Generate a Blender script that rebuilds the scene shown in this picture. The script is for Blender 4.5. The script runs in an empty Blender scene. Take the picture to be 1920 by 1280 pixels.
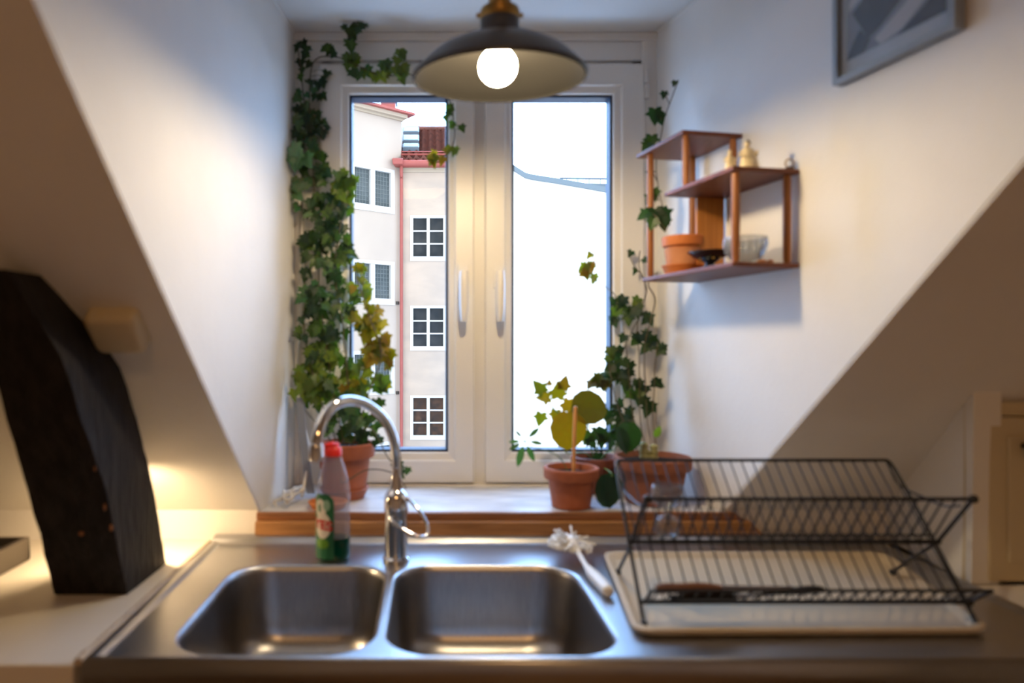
import bpy, bmesh, math, random
from mathutils import Vector, Matrix, noise

# ------------------------------------------------------------------ camera
SC = bpy.context.scene
COL = SC.collection
R = math.radians
F, CX, CY, EYE = 1280.0, 805.0, 640.0, 1.34      # focal length in pixels, principal point, eye height

cam_data = bpy.data.cameras.new('camera')
cam = bpy.data.objects.new('camera', cam_data)
COL.objects.link(cam)
cam.location = (0, 0, EYE)
cam.rotation_euler = (R(90), 0, 0)
cam_data.sensor_width = 36.0
cam_data.lens = 24.0
cam_data.shift_x = (960 - CX) / 1920.0
cam_data.clip_start = 0.02
cam_data.clip_end = 300
cam_data.dof.use_dof = True
cam_data.dof.focus_distance = 8.0
cam_data.dof.aperture_fstop = 2.5
SC.camera = cam

# ------------------------------------------------------------------ exposure, sky, lamps
SC.view_settings.view_transform = 'Standard'
SC.view_settings.look = 'None'
SC.view_settings.gamma = 1.0
SC.view_settings.use_curve_mapping = False
SC.view_settings.exposure = 0.13

w = bpy.data.worlds.new('overcast_sky')
SC.world = w
w.use_nodes = True
nt = w.node_tree
nt.nodes.clear()
bg = nt.nodes.new('ShaderNodeBackground')
wo = nt.nodes.new('ShaderNodeOutputWorld')
tc = nt.nodes.new('ShaderNodeTexCoord')
# overcast sky, brightest and bluest over the courtyard the window faces, duller behind the house
nz = nt.nodes.new('ShaderNodeTexNoise'); nz.inputs['Scale'].default_value = 2.0
sx = nt.nodes.new('ShaderNodeSeparateXYZ')
nt.links.new(tc.outputs['Generated'], sx.inputs['Vector'])
mr = nt.nodes.new('ShaderNodeMapRange'); mr.interpolation_type = 'SMOOTHSTEP'
mr.inputs['From Min'].default_value = -0.05; mr.inputs['From Max'].default_value = 0.60
mr.inputs['To Min'].default_value = 0.0; mr.inputs['To Max'].default_value = 1.0
nt.links.new(sx.outputs['Y'], mr.inputs['Value'])
rp = nt.nodes.new('ShaderNodeMix'); rp.data_type = 'RGBA'
SKY_BACK, SKY_FRONT = (2.45, 2.75, 3.0, 1), (3.9, 6.7, 11.4, 1)
rp.inputs['A'].default_value = SKY_BACK; rp.inputs['B'].default_value = SKY_FRONT
nt.links.new(mr.outputs['Result'], rp.inputs['Factor'])
m2_ = nt.nodes.new('ShaderNodeMapRange'); m2_.inputs['To Min'].default_value = 0.85; m2_.inputs['To Max'].default_value = 1.15
nt.links.new(tc.outputs['Generated'], nz.inputs['Vector'])
nt.links.new(nz.outputs['Fac'], m2_.inputs['Value'])
nt.links.new(m2_.outputs['Result'], bg.inputs['Strength'])
nt.links.new(rp.outputs['Result'], bg.inputs['Color'])
nt.links.new(bg.outputs['Background'], wo.inputs['Surface'])

def area_light(name, loc, rot, sx, sy, energy, color, portal=False):
    d = bpy.data.lights.new(name, 'AREA')
    d.shape = 'RECTANGLE'; d.size = sx; d.size_y = sy
    d.energy = energy; d.color = color
    if portal: d.cycles.is_portal = True
    o = bpy.data.objects.new(name, d); COL.objects.link(o)
    o.location = loc; o.rotation_euler = rot
    return o
area_light('window_portal', (0.13, 1.96, 1.52), (R(-90), 0, 0), 0.95, 1.15, 1, (1, 1, 1), True)
# the kitchen's own ceiling lamp, behind the camera
area_light('kitchen_ceiling_light', (0.0, -0.9, 2.33), (0, 0, 0), 0.35, 0.35, 11.0, (1.0, 0.54, 0.21))
LAMP = Vector((0.121, 1.206, 1.825))             # centre of the pendant's bulb
BULB_L = 280.0

# ------------------------------------------------------------------ helpers
def P(px, py, Y):
    """point seen at (px, py) of the photograph when it stands at depth Y"""
    return Vector(((px - CX) * Y / F, Y, EYE - (py - CY) * Y / F))

class MB:
    def __init__(s): s.v = []; s.f = []; s.c = []; s.col = None
    def add(s, verts, faces):
        b = len(s.v)
        s.v += [Vector(v) for v in verts]
        s.f += [tuple(b + i for i in f) for f in faces]
        if s.col is not None: s.c += [s.col] * len(faces)
        return s
    def box(s, a, b):
        x0, y0, z0 = a; x1, y1, z1 = b
        return s.add([(x0,y0,z0),(x1,y0,z0),(x1,y1,z0),(x0,y1,z0),(x0,y0,z1),(x1,y0,z1),(x1,y1,z1),(x0,y1,z1)],
                     [(0,3,2,1),(4,5,6,7),(0,1,5,4),(1,2,6,5),(2,3,7,6),(3,0,4,7)])
    def hexa(s, p):       # 8 corners, bottom loop then top loop
        return s.add(p, [(0,3,2,1),(4,5,6,7),(0,1,5,4),(1,2,6,5),(2,3,7,6),(3,0,4,7)])
    def prism(s, poly, off):
        n = len(poly); off = Vector(off)
        return s.add([Vector(p) for p in poly] + [Vector(p) + off for p in poly],
                     [tuple(range(n))[::-1], tuple(range(n, 2*n))] + [(i, (i+1) % n, n + (i+1) % n, n + i) for i in range(n)])
    def loops(s, loops, cap0=True, cap1=True, closed=True):
        b = 0; vs = []; fs = []; n = len(loops[0])
        for L in loops: vs += L
        for k in range(len(loops) - 1):
            for i in range(n if closed else n - 1):
                j = (i + 1) % n
                fs.append((k*n + i, k*n + j, (k+1)*n + j, (k+1)*n + i))
        if cap0: fs.append(tuple(range(n))[::-1])
        if cap1: fs.append(tuple((len(loops)-1)*n + i for i in range(n)))
        return s.add(vs, fs)
    def lathe(s, prof, c, n=32, sx=1, sy=1, cap0=False, cap1=False, M=None):
        c = Vector(c); L = []
        for r, z in prof:
            ring = []
            for i in range(n):
                a = 2*math.pi*i/n
                p = Vector((r*sx*math.cos(a), r*sy*math.sin(a), z))
                if M is not None: p = M @ p
                ring.append(c + p)
            L.append(ring)
        return s.loops(L, cap0, cap1)
    def tube(s, pts, r, n=8, caps=True):
        pts = [Vector(p) for p in pts]
        if not hasattr(r, '__len__'): r = [r] * len(pts)
        L = []; up = None
        for i, p in enumerate(pts):
            t = (pts[min(i+1, len(pts)-1)] - pts[max(i-1, 0)])
            if t.length < 1e-9: t = Vector((0,0,1))
            t.normalize()
            if up is None:
                up = Vector((0,0,1)) if abs(t.z) < 0.9 else Vector((0,1,0))
            u = t.cross(up)
            if u.length < 1e-6: u = t.orthogonal()
            u.normalize(); v = u.cross(t); v.normalize(); up = v
            L.append([p + r[i]*(math.cos(2*math.pi*k/n)*u + math.sin(2*math.pi*k/n)*v) for k in range(n)])
        return s.loops(L, caps, caps)
    def sphere(s, c, r, n=16, m=10, sx=1, sy=1, sz=1):
        prof = [(max(1e-4, r*math.sin(math.pi*k/m)), -r*math.cos(math.pi*k/m)*sz) for k in range(m+1)]
        return s.lathe(prof, c, n, sx, sy)
    def build(s, name, m, parent=None, smooth=None, bevel=0, origin=None, subsurf=0):
        me = bpy.data.meshes.new(name)
        if parent is not None:
            o0 = Vector((0,0,0)); p = parent
            while p is not None: o0 = o0 + p.location; p = p.parent
        elif origin is not None: o0 = Vector(origin)
        else:
            xs = [v.x for v in s.v]; ys = [v.y for v in s.v]; zs = [v.z for v in s.v]
            o0 = Vector(((min(xs)+max(xs))/2, (min(ys)+max(ys))/2, min(zs)))
        me.from_pydata([v - o0 for v in s.v], [], s.f)
        if s.c:
            at = me.color_attributes.new('Col', 'FLOAT_COLOR', 'CORNER')
            for poly, c in zip(me.polygons, s.c):
                for li in poly.loop_indices: at.data[li].color = (*c, 1)
        bm = bmesh.new(); bm.from_mesh(me)
        bmesh.ops.remove_doubles(bm, verts=bm.verts, dist=1e-6)
        if not s.c: bmesh.ops.recalc_face_normals(bm, faces=bm.faces)
        if smooth:
            for f in bm.faces: f.smooth = True
            for e in bm.edges:
                if len(e.link_faces) == 2 and e.calc_face_angle(0) > R(smooth): e.smooth = False
        bm.to_mesh(me); bm.free()
        if m: me.materials.append(m)
        o = bpy.data.objects.new(name, me); COL.objects.link(o)
        if parent is not None: o.parent = parent
        else: o.location = o0
        if bevel:
            b = o.modifiers.new('bevel', 'BEVEL'); b.width = bevel; b.segments = 2; b.limit_method = 'ANGLE'; b.angle_limit = R(35)
        if subsurf:
            b = o.modifiers.new('sub', 'SUBSURF'); b.levels = subsurf; b.render_levels = subsurf
        return o

def tag(o, label=None, cat=None, group=None, kind=None):
    if label: o['label'] = label
    if cat: o['category'] = cat
    if group: o['group'] = group
    if kind: o['kind'] = kind
    return o
def empty(name, loc, label=None, cat=None, group=None, kind=None, parent=None):
    o = bpy.data.objects.new(name, None); COL.objects.link(o)
    o.empty_display_size = 0.02
    if parent is not None:
        q = Vector((0,0,0)); p = parent
        while p is not None: q = q + p.location; p = p.parent
        o.parent = parent; o.location = Vector(loc) - q
    else: o.location = loc
    return tag(o, label, cat, group, kind)
def struct(o): o['kind'] = 'structure'; return o

def catmull(pts, k=6):
    pts = [Vector(p) for p in pts]; out = []
    for i in range(len(pts) - 1):
        p0 = pts[max(i-1, 0)]; p1 = pts[i]; p2 = pts[i+1]; p3 = pts[min(i+2, len(pts)-1)]
        for j in range(k):
            t = j / k
            out.append(0.5*((2*p1) + (p2-p0)*t + (2*p0-5*p1+4*p2-p3)*t*t + (3*p1-p0-3*p2+p3)*t**3))
    out.append(pts[-1]); return out

def rrect(x0, y0, x1, y1, r, z, n=7):
    L = []
    for cx, cy, a0 in ((x1-r, y1-r, 0), (x0+r, y1-r, 90), (x0+r, y0+r, 180), (x1-r, y0+r, 270)):
        for k in range(n):
            a = R(a0 + 90*k/(n-1)); L.append(Vector((cx + r*math.cos(a), cy + r*math.sin(a), z)))
    return L

# ------------------------------------------------------------------ materials
MATS = {}
def mat(name, col, rough=0.5, metal=0.0, spec=0.5, bump=0.0, bscale=60, vary=0.0, vscale=8, stretch=None,
        emit=None, estr=0.0, trans=0.0, ior=1.45, coat=0.0, sheen=0.0, rvary=0.0, col2=None, det=4, aniso=0.0):
    m = bpy.data.materials.new(name); m.use_nodes = True
    nt = m.node_tree; b = nt.nodes['Principled BSDF']
    b.inputs['Base Color'].default_value = (*col, 1)
    b.inputs['Roughness'].default_value = rough
    b.inputs['Metallic'].default_value = metal
    b.inputs['Specular IOR Level'].default_value = spec
    b.inputs['IOR'].default_value = ior
    b.inputs['Transmission Weight'].default_value = trans
    b.inputs['Coat Weight'].default_value = coat
    if aniso:
        b.inputs['Anisotropic'].default_value = aniso
    tc = nt.nodes.new('ShaderNodeTexCoord'); mp = nt.nodes.new('ShaderNodeMapping')
    nt.links.new(tc.outputs['Object'], mp.inputs['Vector'])
    if stretch: mp.inputs['Scale'].default_value = stretch
    if vary or col2:
        n = nt.nodes.new('ShaderNodeTexNoise'); n.inputs['Scale'].default_value = vscale; n.inputs['Detail'].default_value = det
        nt.links.new(mp.outputs['Vector'], n.inputs['Vector'])
        r = nt.nodes.new('ShaderNodeValToRGB')
        a = col if col2 is None else col2
        lo = tuple(c * (1 - vary) for c in a); hi = tuple(min(1, c * (1 + vary*0.6)) for c in col)
        r.color_ramp.elements[0].color = (*lo, 1); r.color_ramp.elements[0].position = 0.32
        r.color_ramp.elements[1].color = (*hi, 1); r.color_ramp.elements[1].position = 0.68
        nt.links.new(n.outputs['Fac'], r.inputs['Fac']); nt.links.new(r.outputs['Color'], b.inputs['Base Color'])
        if rvary:
            mr = nt.nodes.new('ShaderNodeMapRange')
            mr.inputs['To Min'].default_value = max(0, rough - rvary); mr.inputs['To Max'].default_value = rough + rvary
            nt.links.new(n.outputs['Fac'], mr.inputs['Value']); nt.links.new(mr.outputs['Result'], b.inputs['Roughness'])
    if bump:
        n = nt.nodes.new('ShaderNodeTexNoise'); n.inputs['Scale'].default_value = bscale; n.inputs['Detail'].default_value = 5
        nt.links.new(mp.outputs['Vector'], n.inputs['Vector'])
        bp = nt.nodes.new('ShaderNodeBump'); bp.inputs['Strength'].default_value = bump; bp.inputs['Distance'].default_value = 0.01
        nt.links.new(n.outputs['Fac'], bp.inputs['Height']); nt.links.new(bp.outputs['Normal'], b.inputs['Normal'])
    if emit:
        b.inputs['Emission Color'].default_value = (*emit, 1); b.inputs['Emission Strength'].default_value = estr
    MATS[name] = m
    return m

def glassy(name, tint=(1, 1, 1), clear=0.9, rough=0.05, body=(0.8, 0.85, 0.95), ior=1.45):
    """thin clear sheet or shell: mostly see-through, mirror-like at a glancing angle, with a trace of body colour"""
    m = bpy.data.materials.new(name); m.use_nodes = True; nt = m.node_tree; nt.nodes.clear()
    out = nt.nodes.new('ShaderNodeOutputMaterial'); t = nt.nodes.new('ShaderNodeBsdfTransparent'); g = nt.nodes.new('ShaderNodeBsdfGlossy')
    d = nt.nodes.new('ShaderNodeBsdfDiffuse'); m1 = nt.nodes.new('ShaderNodeMixShader'); m2 = nt.nodes.new('ShaderNodeMixShader'); fr = nt.nodes.new('ShaderNodeFresnel')
    ge = nt.nodes.new('ShaderNodeNewGeometry'); e1 = nt.nodes.new('ShaderNodeMath'); e2 = nt.nodes.new('ShaderNodeMath')
    e1.operation = 'MULTIPLY_ADD'; e1.inputs[1].default_value = -2; e1.inputs[2].default_value = 1; e2.operation = 'POWER'; e2.inputs[0].default_value = ior
    nt.links.new(ge.outputs['Backfacing'], e1.inputs[0]); nt.links.new(e1.outputs[0], e2.inputs[1]); nt.links.new(e2.outputs[0], fr.inputs['IOR'])
    t.inputs['Color'].default_value = (*tint, 1); g.inputs['Roughness'].default_value = rough; d.inputs['Color'].default_value = (*body, 1)
    m1.inputs['Fac'].default_value = 1 - clear
    nt.links.new(t.outputs[0], m1.inputs[1]); nt.links.new(d.outputs[0], m1.inputs[2])
    nt.links.new(fr.outputs[0], m2.inputs['Fac']); nt.links.new(m1.outputs[0], m2.inputs[1]); nt.links.new(g.outputs[0], m2.inputs[2])
    nt.links.new(m2.outputs[0], out.inputs['Surface'])
    return m

def leaf_mat(name):
    m = bpy.data.materials.new(name); m.use_nodes = True; nt = m.node_tree; b = nt.nodes['Principled BSDF']
    at = nt.nodes.new('ShaderNodeAttribute'); at.attribute_name = 'Col'
    tc = nt.nodes.new('ShaderNodeTexCoord'); n = nt.nodes.new('ShaderNodeTexNoise'); n.inputs['Scale'].default_value = 90
    nt.links.new(tc.outputs['Object'], n.inputs['Vector'])
    mx = nt.nodes.new('ShaderNodeMix'); mx.data_type = 'RGBA'; mx.blend_type = 'MULTIPLY'; mx.inputs['Factor'].default_value = 0.5
    nt.links.new(at.outputs['Color'], mx.inputs['A']); nt.links.new(n.outputs['Color'], mx.inputs['B'])
    nt.links.new(mx.outputs['Result'], b.inputs['Base Color'])
    b.inputs['Roughness'].default_value = 0.42; b.inputs['Specular IOR Level'].default_value = 0.4
    tr = nt.nodes.new('ShaderNodeBsdfTranslucent'); ms = nt.nodes.new('ShaderNodeMixShader'); ms.inputs['Fac'].default_value = 0.22
    g = nt.nodes.new('ShaderNodeMix'); g.data_type = 'RGBA'; g.blend_type = 'MULTIPLY'; g.inputs['Factor'].default_value = 1
    g.inputs['B'].default_value = (2.3, 1.6, 0.3, 1)
    nt.links.new(at.outputs['Color'], g.inputs['A']); nt.links.new(g.outputs['Result'], tr.inputs['Color'])
    nt.links.new(b.outputs[0], ms.inputs[1]); nt.links.new(tr.outputs[0], ms.inputs[2])
    nt.links.new(ms.outputs[0], nt.nodes['Material Output'].inputs['Surface'])
    return m

plaster = mat('white_plaster', (0.80, 0.78, 0.75), 0.75, bump=0.12, bscale=45, vary=0.04, vscale=4)
ceil_m = mat('ceiling_paint', (0.72, 0.71, 0.69), 0.8, bump=0.12, bscale=40)
frame_m = mat('window_white_paint', (0.80, 0.77, 0.72), 0.35, vary=0.02, vscale=6)
gasket_m = mat('black_rubber', (0.01, 0.02, 0.05), 0.5)
marble_m = mat('white_marble', (0.82, 0.82, 0.83), 0.22, col2=(0.55, 0.56, 0.60), vscale=7, det=9, stretch=(1, 3, 1))
wood_m = mat('oiled_oak', (0.42, 0.20, 0.07), 0.5, col2=(0.25, 0.11, 0.035), vscale=14, stretch=(0.6, 8, 8), bump=0.1, bscale=30)
wood_dark = mat('oak_upper', (0.30, 0.12, 0.045), 0.5, col2=(0.20, 0.08, 0.03), vscale=14, stretch=(0.6, 8, 8))
teak = mat('teak_board', (0.20, 0.062, 0.028), 0.45, spec=0.35, col2=(0.14, 0.042, 0.02), vscale=16, stretch=(8, 0.7, 8))
teak_post = mat('teak_dowel', (0.36, 0.13, 0.03), 0.4, col2=(0.25, 0.085, 0.02), vscale=20, stretch=(8, 8, 0.7))
teak_panel = mat('teak_panel', (0.50, 0.20, 0.035), 0.4, col2=(0.38, 0.14, 0.022), vscale=18, stretch=(8, 8, 0.5))
steel = mat('brushed_steel', (0.46, 0.47, 0.50), 0.34, 1.0, vary=0.05, vscale=30, stretch=(0.5, 12, 8), rvary=0.04, aniso=0.3)
steel_bowl = mat('bowl_steel', (0.34, 0.33, 0.33), 0.33, 1.0, vary=0.10, vscale=20, stretch=(14, 14, 0.5), rvary=0.04)
chrome = mat('chrome', (0.78, 0.77, 0.76), 0.06, 1.0)
beam_m = mat('black_tarred_wood', (0.016, 0.013, 0.012), 0.7, spec=0.25, bump=0.9, bscale=22, stretch=(4, 4, 0.6), vary=0.5, vscale=14)
scar_m = mat('bare_wood_chip', (0.25, 0.10, 0.04), 0.8)
laminate = mat('white_laminate', (0.70, 0.66, 0.60), 0.4)
caulk_m = mat('old_caulk', (0.50, 0.42, 0.33), 0.8, bump=0.5, bscale=90)
cup_m = mat('cream_paint', (0.58, 0.49, 0.32), 0.5)
terracotta = mat('terracotta', (0.44, 0.125, 0.048), 0.75, bump=0.2, bscale=60, col2=(0.30, 0.085, 0.036), vscale=9)
terra_bright = mat('orange_terracotta', (0.62, 0.19, 0.045), 0.65, bump=0.1, bscale=60, vary=0.1)
terra_pale = mat('chalky_terracotta', (0.62, 0.30, 0.15), 0.8, col2=(0.50, 0.19, 0.08), vscale=12)
terra_brown = mat('brown_terracotta', (0.34, 0.115, 0.055), 0.8, bump=.2, bscale=60, col2=(0.24, 0.085, 0.045), vscale=10)
terra_dark = mat('dark_terracotta', (0.27, 0.075, 0.035), 0.75, col2=(0.17, 0.05, 0.03), vscale=9)
soil_m = mat('potting_soil', (0.035, 0.022, 0.015), 0.95, bump=1.0, bscale=120)
stem_m = mat('ivy_stem', (0.11, 0.085, 0.045), 0.8)
green_stem = mat('green_stem', (0.12, 0.20, 0.05), 0.6)
leaf = leaf_mat('leaf')
shade_m = mat('gunmetal_enamel', (0.085, 0.083, 0.088), 0.42, 0.5, coat=0.1)
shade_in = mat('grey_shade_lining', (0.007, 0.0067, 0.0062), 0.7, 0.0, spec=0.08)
brass = mat('aged_brass', (0.42, 0.25, 0.08), 0.4, 1.0, vary=0.2, vscale=40)
bulb_m = mat('lit_bulb', (1, 0.9, 0.7), 0.4, emit=(1.0, 0.76, 0.45), estr=BULB_L)
cord_m = mat('brown_cord', (0.12, 0.06, 0.03), 0.8)
red_cap = mat('red_plastic', (0.80, 0.03, 0.02), 0.35)
bottle_m = glassy('frosted_plastic', (0.86, 0.88, 0.95), 0.80, 0.2, (0.62, 0.66, 0.82))
liquid_m = mat('green_soap', (0.0, 0.055, 0.03), 0.12, coat=0.2)
label_m = mat('green_label', (0.03, 0.20, 0.08), 0.45, col2=(0.015, 0.12, 0.05), vscale=20)
label_light = mat('leaf_green_label', (0.12, 0.30, 0.03), 0.45)
label_white = mat('label_white', (0.80, 0.76, 0.68), 0.5)
label_red = mat('label_red', (0.65, 0.03, 0.03), 0.5)
white_pl = mat('white_plastic', (0.82, 0.80, 0.76), 0.35)
bristle_m = mat('white_bristle', (0.78, 0.77, 0.74), 0.7)
cream_pl = mat('cream_plastic', (0.52, 0.425, 0.30), 0.6, spec=0.3)
black_wire = mat('black_coated_wire', (0.012, 0.012, 0.014), 0.38)
black_pl = mat('black_plastic', (0.01, 0.01, 0.011), 0.35)
knife_wood = mat('knife_wood', (0.16, 0.065, 0.025), 0.5, vary=0.2, vscale=30)
ceramic_blk = mat('black_glazed_ceramic', (0.008, 0.010, 0.016), 0.12, coat=0.6)
gold = mat('gold_dot', (0.75, 0.50, 0.12), 0.3, 1.0)
clear = glassy('clear_glass', (0.90, 0.92, 0.94), 0.95, 0.03)
cut = glassy('cut_glass', (0.80, 0.82, 0.84), 0.93, 0.06, ior=1.75)
pane_m = glassy('window_glass', (0.98, 0.99, 1.0), 0.998, 0.02, ior=1.10)
figur_m = mat('ivory_ceramic', (0.80, 0.68, 0.44), 0.35, vary=0.08, vscale=60)
hair_m = mat('dark_glaze', (0.05, 0.035, 0.03), 0.4)
grey_frame = mat('silver_frame', (0.30, 0.33, 0.36), 0.4, 0.3)
mount_m = mat('print_paper', (0.70, 0.72, 0.72), 0.6, col2=(0.55, 0.56, 0.57), vscale=10)
print_dark = mat('print_dark', (0.012, 0.012, 0.016), 0.5)
print_mid = mat('print_mid', (0.30, 0.30, 0.31), 0.5)
print_light = mat('print_light', (0.70, 0.64, 0.60), 0.6)
tray_m = mat('dark_grey_metal', (0.10, 0.085, 0.07), 0.4, 0.6)
cable_m = mat('white_cable', (0.75, 0.72, 0.66), 0.5)
strap_m = mat('grey_strap', (0.22, 0.25, 0.32), 0.45)
stick_m = mat('orange_wood_stick', (0.70, 0.33, 0.10), 0.6)
cactus_m = mat('pale_cactus', (0.34, 0.32, 0.13), 0.7, bump=0.4, bscale=150)
stucco = mat('outside_pale_plaster', (0.52, 0.40, 0.315), 0.9, col2=(0.42, 0.335, 0.275), vscale=0.9, stretch=(1, 1, 2.2), bump=0.2, bscale=8, det=7)
stucco_w = mat('outside_light_plaster', (0.50, 0.41, 0.345), 0.9, col2=(0.45, 0.37, 0.315), vscale=0.8)
white_wall = mat('outside_white_wall', (0.88, 0.88, 0.87), 0.9, vary=0.01, vscale=0.8)
cornice_m = mat('outside_cornice', (0.46, 0.37, 0.28), 0.85)
out_white = mat('outside_white_paint', (0.60, 0.58, 0.56), 0.5)
out_glass = mat('outside_dark_glass', (0.02, 0.024, 0.028), 0.2, col2=(0.05, 0.05, 0.05), vscale=3, spec=0.12)
out_glass_warm = mat('outside_warm_glass', (0.10, 0.05, 0.03), 0.2, col2=(0.03, 0.022, 0.02), vscale=6, spec=0.12)
out_glass_pale = mat('outside_netted_glass', (0.11, 0.125, 0.13), 0.3, col2=(0.07, 0.085, 0.09), vscale=2, spec=0.1)
red_paint = mat('red_sheet_metal', (0.36, 0.085, 0.07), 0.5, vary=0.08, vscale=4)
tile_m = mat('clay_roof_tile', (0.20, 0.070, 0.05), 0.75, col2=(0.11, 0.042, 0.035), vscale=5)
zinc = mat('zinc_sheet', (0.13, 0.17, 0.21), 0.5)
hatch_m = mat('roof_hatch_glass', (0.24, 0.30, 0.33), 0.4, spec=.2)
asphalt = mat('courtyard_ground', (0.30, 0.32, 0.34), 0.9)
floor_m = mat('plank_floor', (0.30, 0.18, 0.09), 0.5, vary=0.2, vscale=10, stretch=(1, 10, 1))

# ------------------------------------------------------------------ room shell
SLK = 1.018                                        # sloping ceiling: one metre up is 1.018 m towards the room
def slopeY(z): return 1.53 - SLK * (z - 0.959)
def slopeZ(Y): return 0.959 + (1.53 - Y) / SLK
def leftX(Y): return -0.498 + 0.077 * Y            # window recess, left side
def rightX(Y): return 0.966 - 0.2 * Y              # window recess, right side
SILL, DCEIL, CT = 0.959, 2.160, 0.90

def cheek(name, fx, sgn):
    pr = [(1.62, 0.55), (1.98, 0.55), (1.98, 2.22), (slopeY(2.22) + 0.006, 2.22), (slopeY(0.962) + 0.006, 0.962), (1.536, 0.90), (1.536, 0.55)]
    pr = pr[1:]
    a = [Vector((fx(Y) , Y, z)) for Y, z in pr]; b = [Vector((fx(Y) + sgn*0.12, Y, z)) for Y, z in pr]
    m = MB(); m.loops([a, b]); return struct(m.build(name, plaster))
cheek('wall_left', leftX, -1)
cheek('wall_right', rightX, 1)

def slab(name, pts, m=plaster):
    n = Vector((0, 1, SLK)).normalized() * 0.10
    mb = MB(); mb.prism(pts, n); return struct(mb.build(name, m))
def sp(x, z): return Vector((x, slopeY(z), z))
zl = 0.940
slab('wall_slope_left', [sp(-2.0, zl), sp(leftX(slopeY(zl)) - .0012, zl), sp(leftX(slopeY(2.2)) - .0012, 2.2), sp(-2.0, 2.2)])
slab('wall_slope_right', [sp(rightX(slopeY(zl)) + .0012, zl), sp(2.0, zl), sp(2.0, 2.2), sp(rightX(slopeY(2.2)) + .0012, 2.2)])
slab('wall_slope_upper', [sp(-2.0, 2.2), sp(2.0, 2.2), sp(2.0, 2.46), sp(-2.0, 2.46)])
# knee wall below the slope, on both sides of the recess
MBk = MB(); MBk.box((-2.0, 1.525, 0), (-0.384, 1.60, 0.965)); struct(MBk.build('wall_knee_left', plaster))
MBk = MB(); MBk.box((0.664, 1.525, 0), (2.0, 1.60, 0.965)); struct(MBk.build('wall_knee_right', plaster))
MBk = MB(); MBk.box((-0.384, 1.54, 0), (0.664, 1.60, 0.90)); struct(MBk.build('wall_under_window', plaster))
mb = MB(); mb.box((-0.62, slopeY(2.16) - 0.01, DCEIL), (1.05, 2.0, DCEIL + 0.12)); struct(mb.build('ceiling_recess', ceil_m))
mb = MB(); mb.box((-2.0, -2.3, 2.42), (2.0, 0.2, 2.52)); struct(mb.build('ceiling', plaster))
mb = MB(); mb.box((-2.0, -2.3, -0.1), (2.0, 1.6, 0)); struct(mb.build('floor', floor_m))
mb = MB(); mb.box((-2.1, -2.3, -0.1), (-2.0, 1.7, 2.52)); struct(mb.build('wall_far_left', plaster))
mb = MB(); mb.box((2.0, -2.3, -0.1), (2.1, 1.7, 2.52)); struct(mb.build('wall_far_right', plaster))
mb = MB(); mb.box((-2.1, -2.4, -0.1), (2.1, -2.3, 2.52)); struct(mb.build('wall_rear', plaster))
# side wall closing the low space on the right
mb = MB(); mb.prism([(0.985, 1.24, 0.90), (1.02, 1.53, 0.90), (1.02, 1.53, 0.965), (0.985, 1.235, slopeZ(1.235) + .01)], (0.05, 0, 0)); struct(mb.build('wall_low_side', plaster))

# window: frame, two casements, panes, handles, sill
WY = 1.80                                           # front face of the casements
win = struct(empty('window_1', (0.13, 1.83, SILL)))
def XZ(px, py, Y=1.81):
    p = P(px, py, Y); return p.x, p.z
mb = MB()
xl, xr = leftX(1.83) - .01, rightX(1.83) + .01
cxl, ztop = XZ(601, 118); cxr, zbot = XZ(1208, 905)
mb.box((xl, 1.825, SILL - .02), (cxl + .03, 1.93, DCEIL))
mb.box((cxr - .03, 1.825, SILL - .02), (xr, 1.93, DCEIL))
mb.box((cxl, 1.825, ztop - .03), (cxr, 1.93, DCEIL))
mb.box((cxl, 1.825, SILL - .02), (cxr, 1.93, zbot + .03))
mx0, mx1 = XZ(870, 0)[0], XZ(930, 0)[0]
mb.box((mx0, 1.8215, SILL + .001), (mx1, 1.92, ztop + .004))
mb.build('window_frame', frame_m, win, bevel=0.003)
mb = MB()                                            # stepped moulding under the recess ceiling
mb.box((xl, 1.808, DCEIL - 0.022), (xr, 1.83, DCEIL)); mb.box((xl, 1.815, XZ(0, 112)[1]), (xr, 1.83, DCEIL - 0.022))
mb.box((xr - 0.045, 1.812, SILL), (xr, 1.83, DCEIL - .02)); mb.box((xl, 1.817, SILL), (xl + 0.022, 1.83, DCEIL - .02))
mb.build('moulding', frame_m, win, bevel=0.003)

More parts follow.
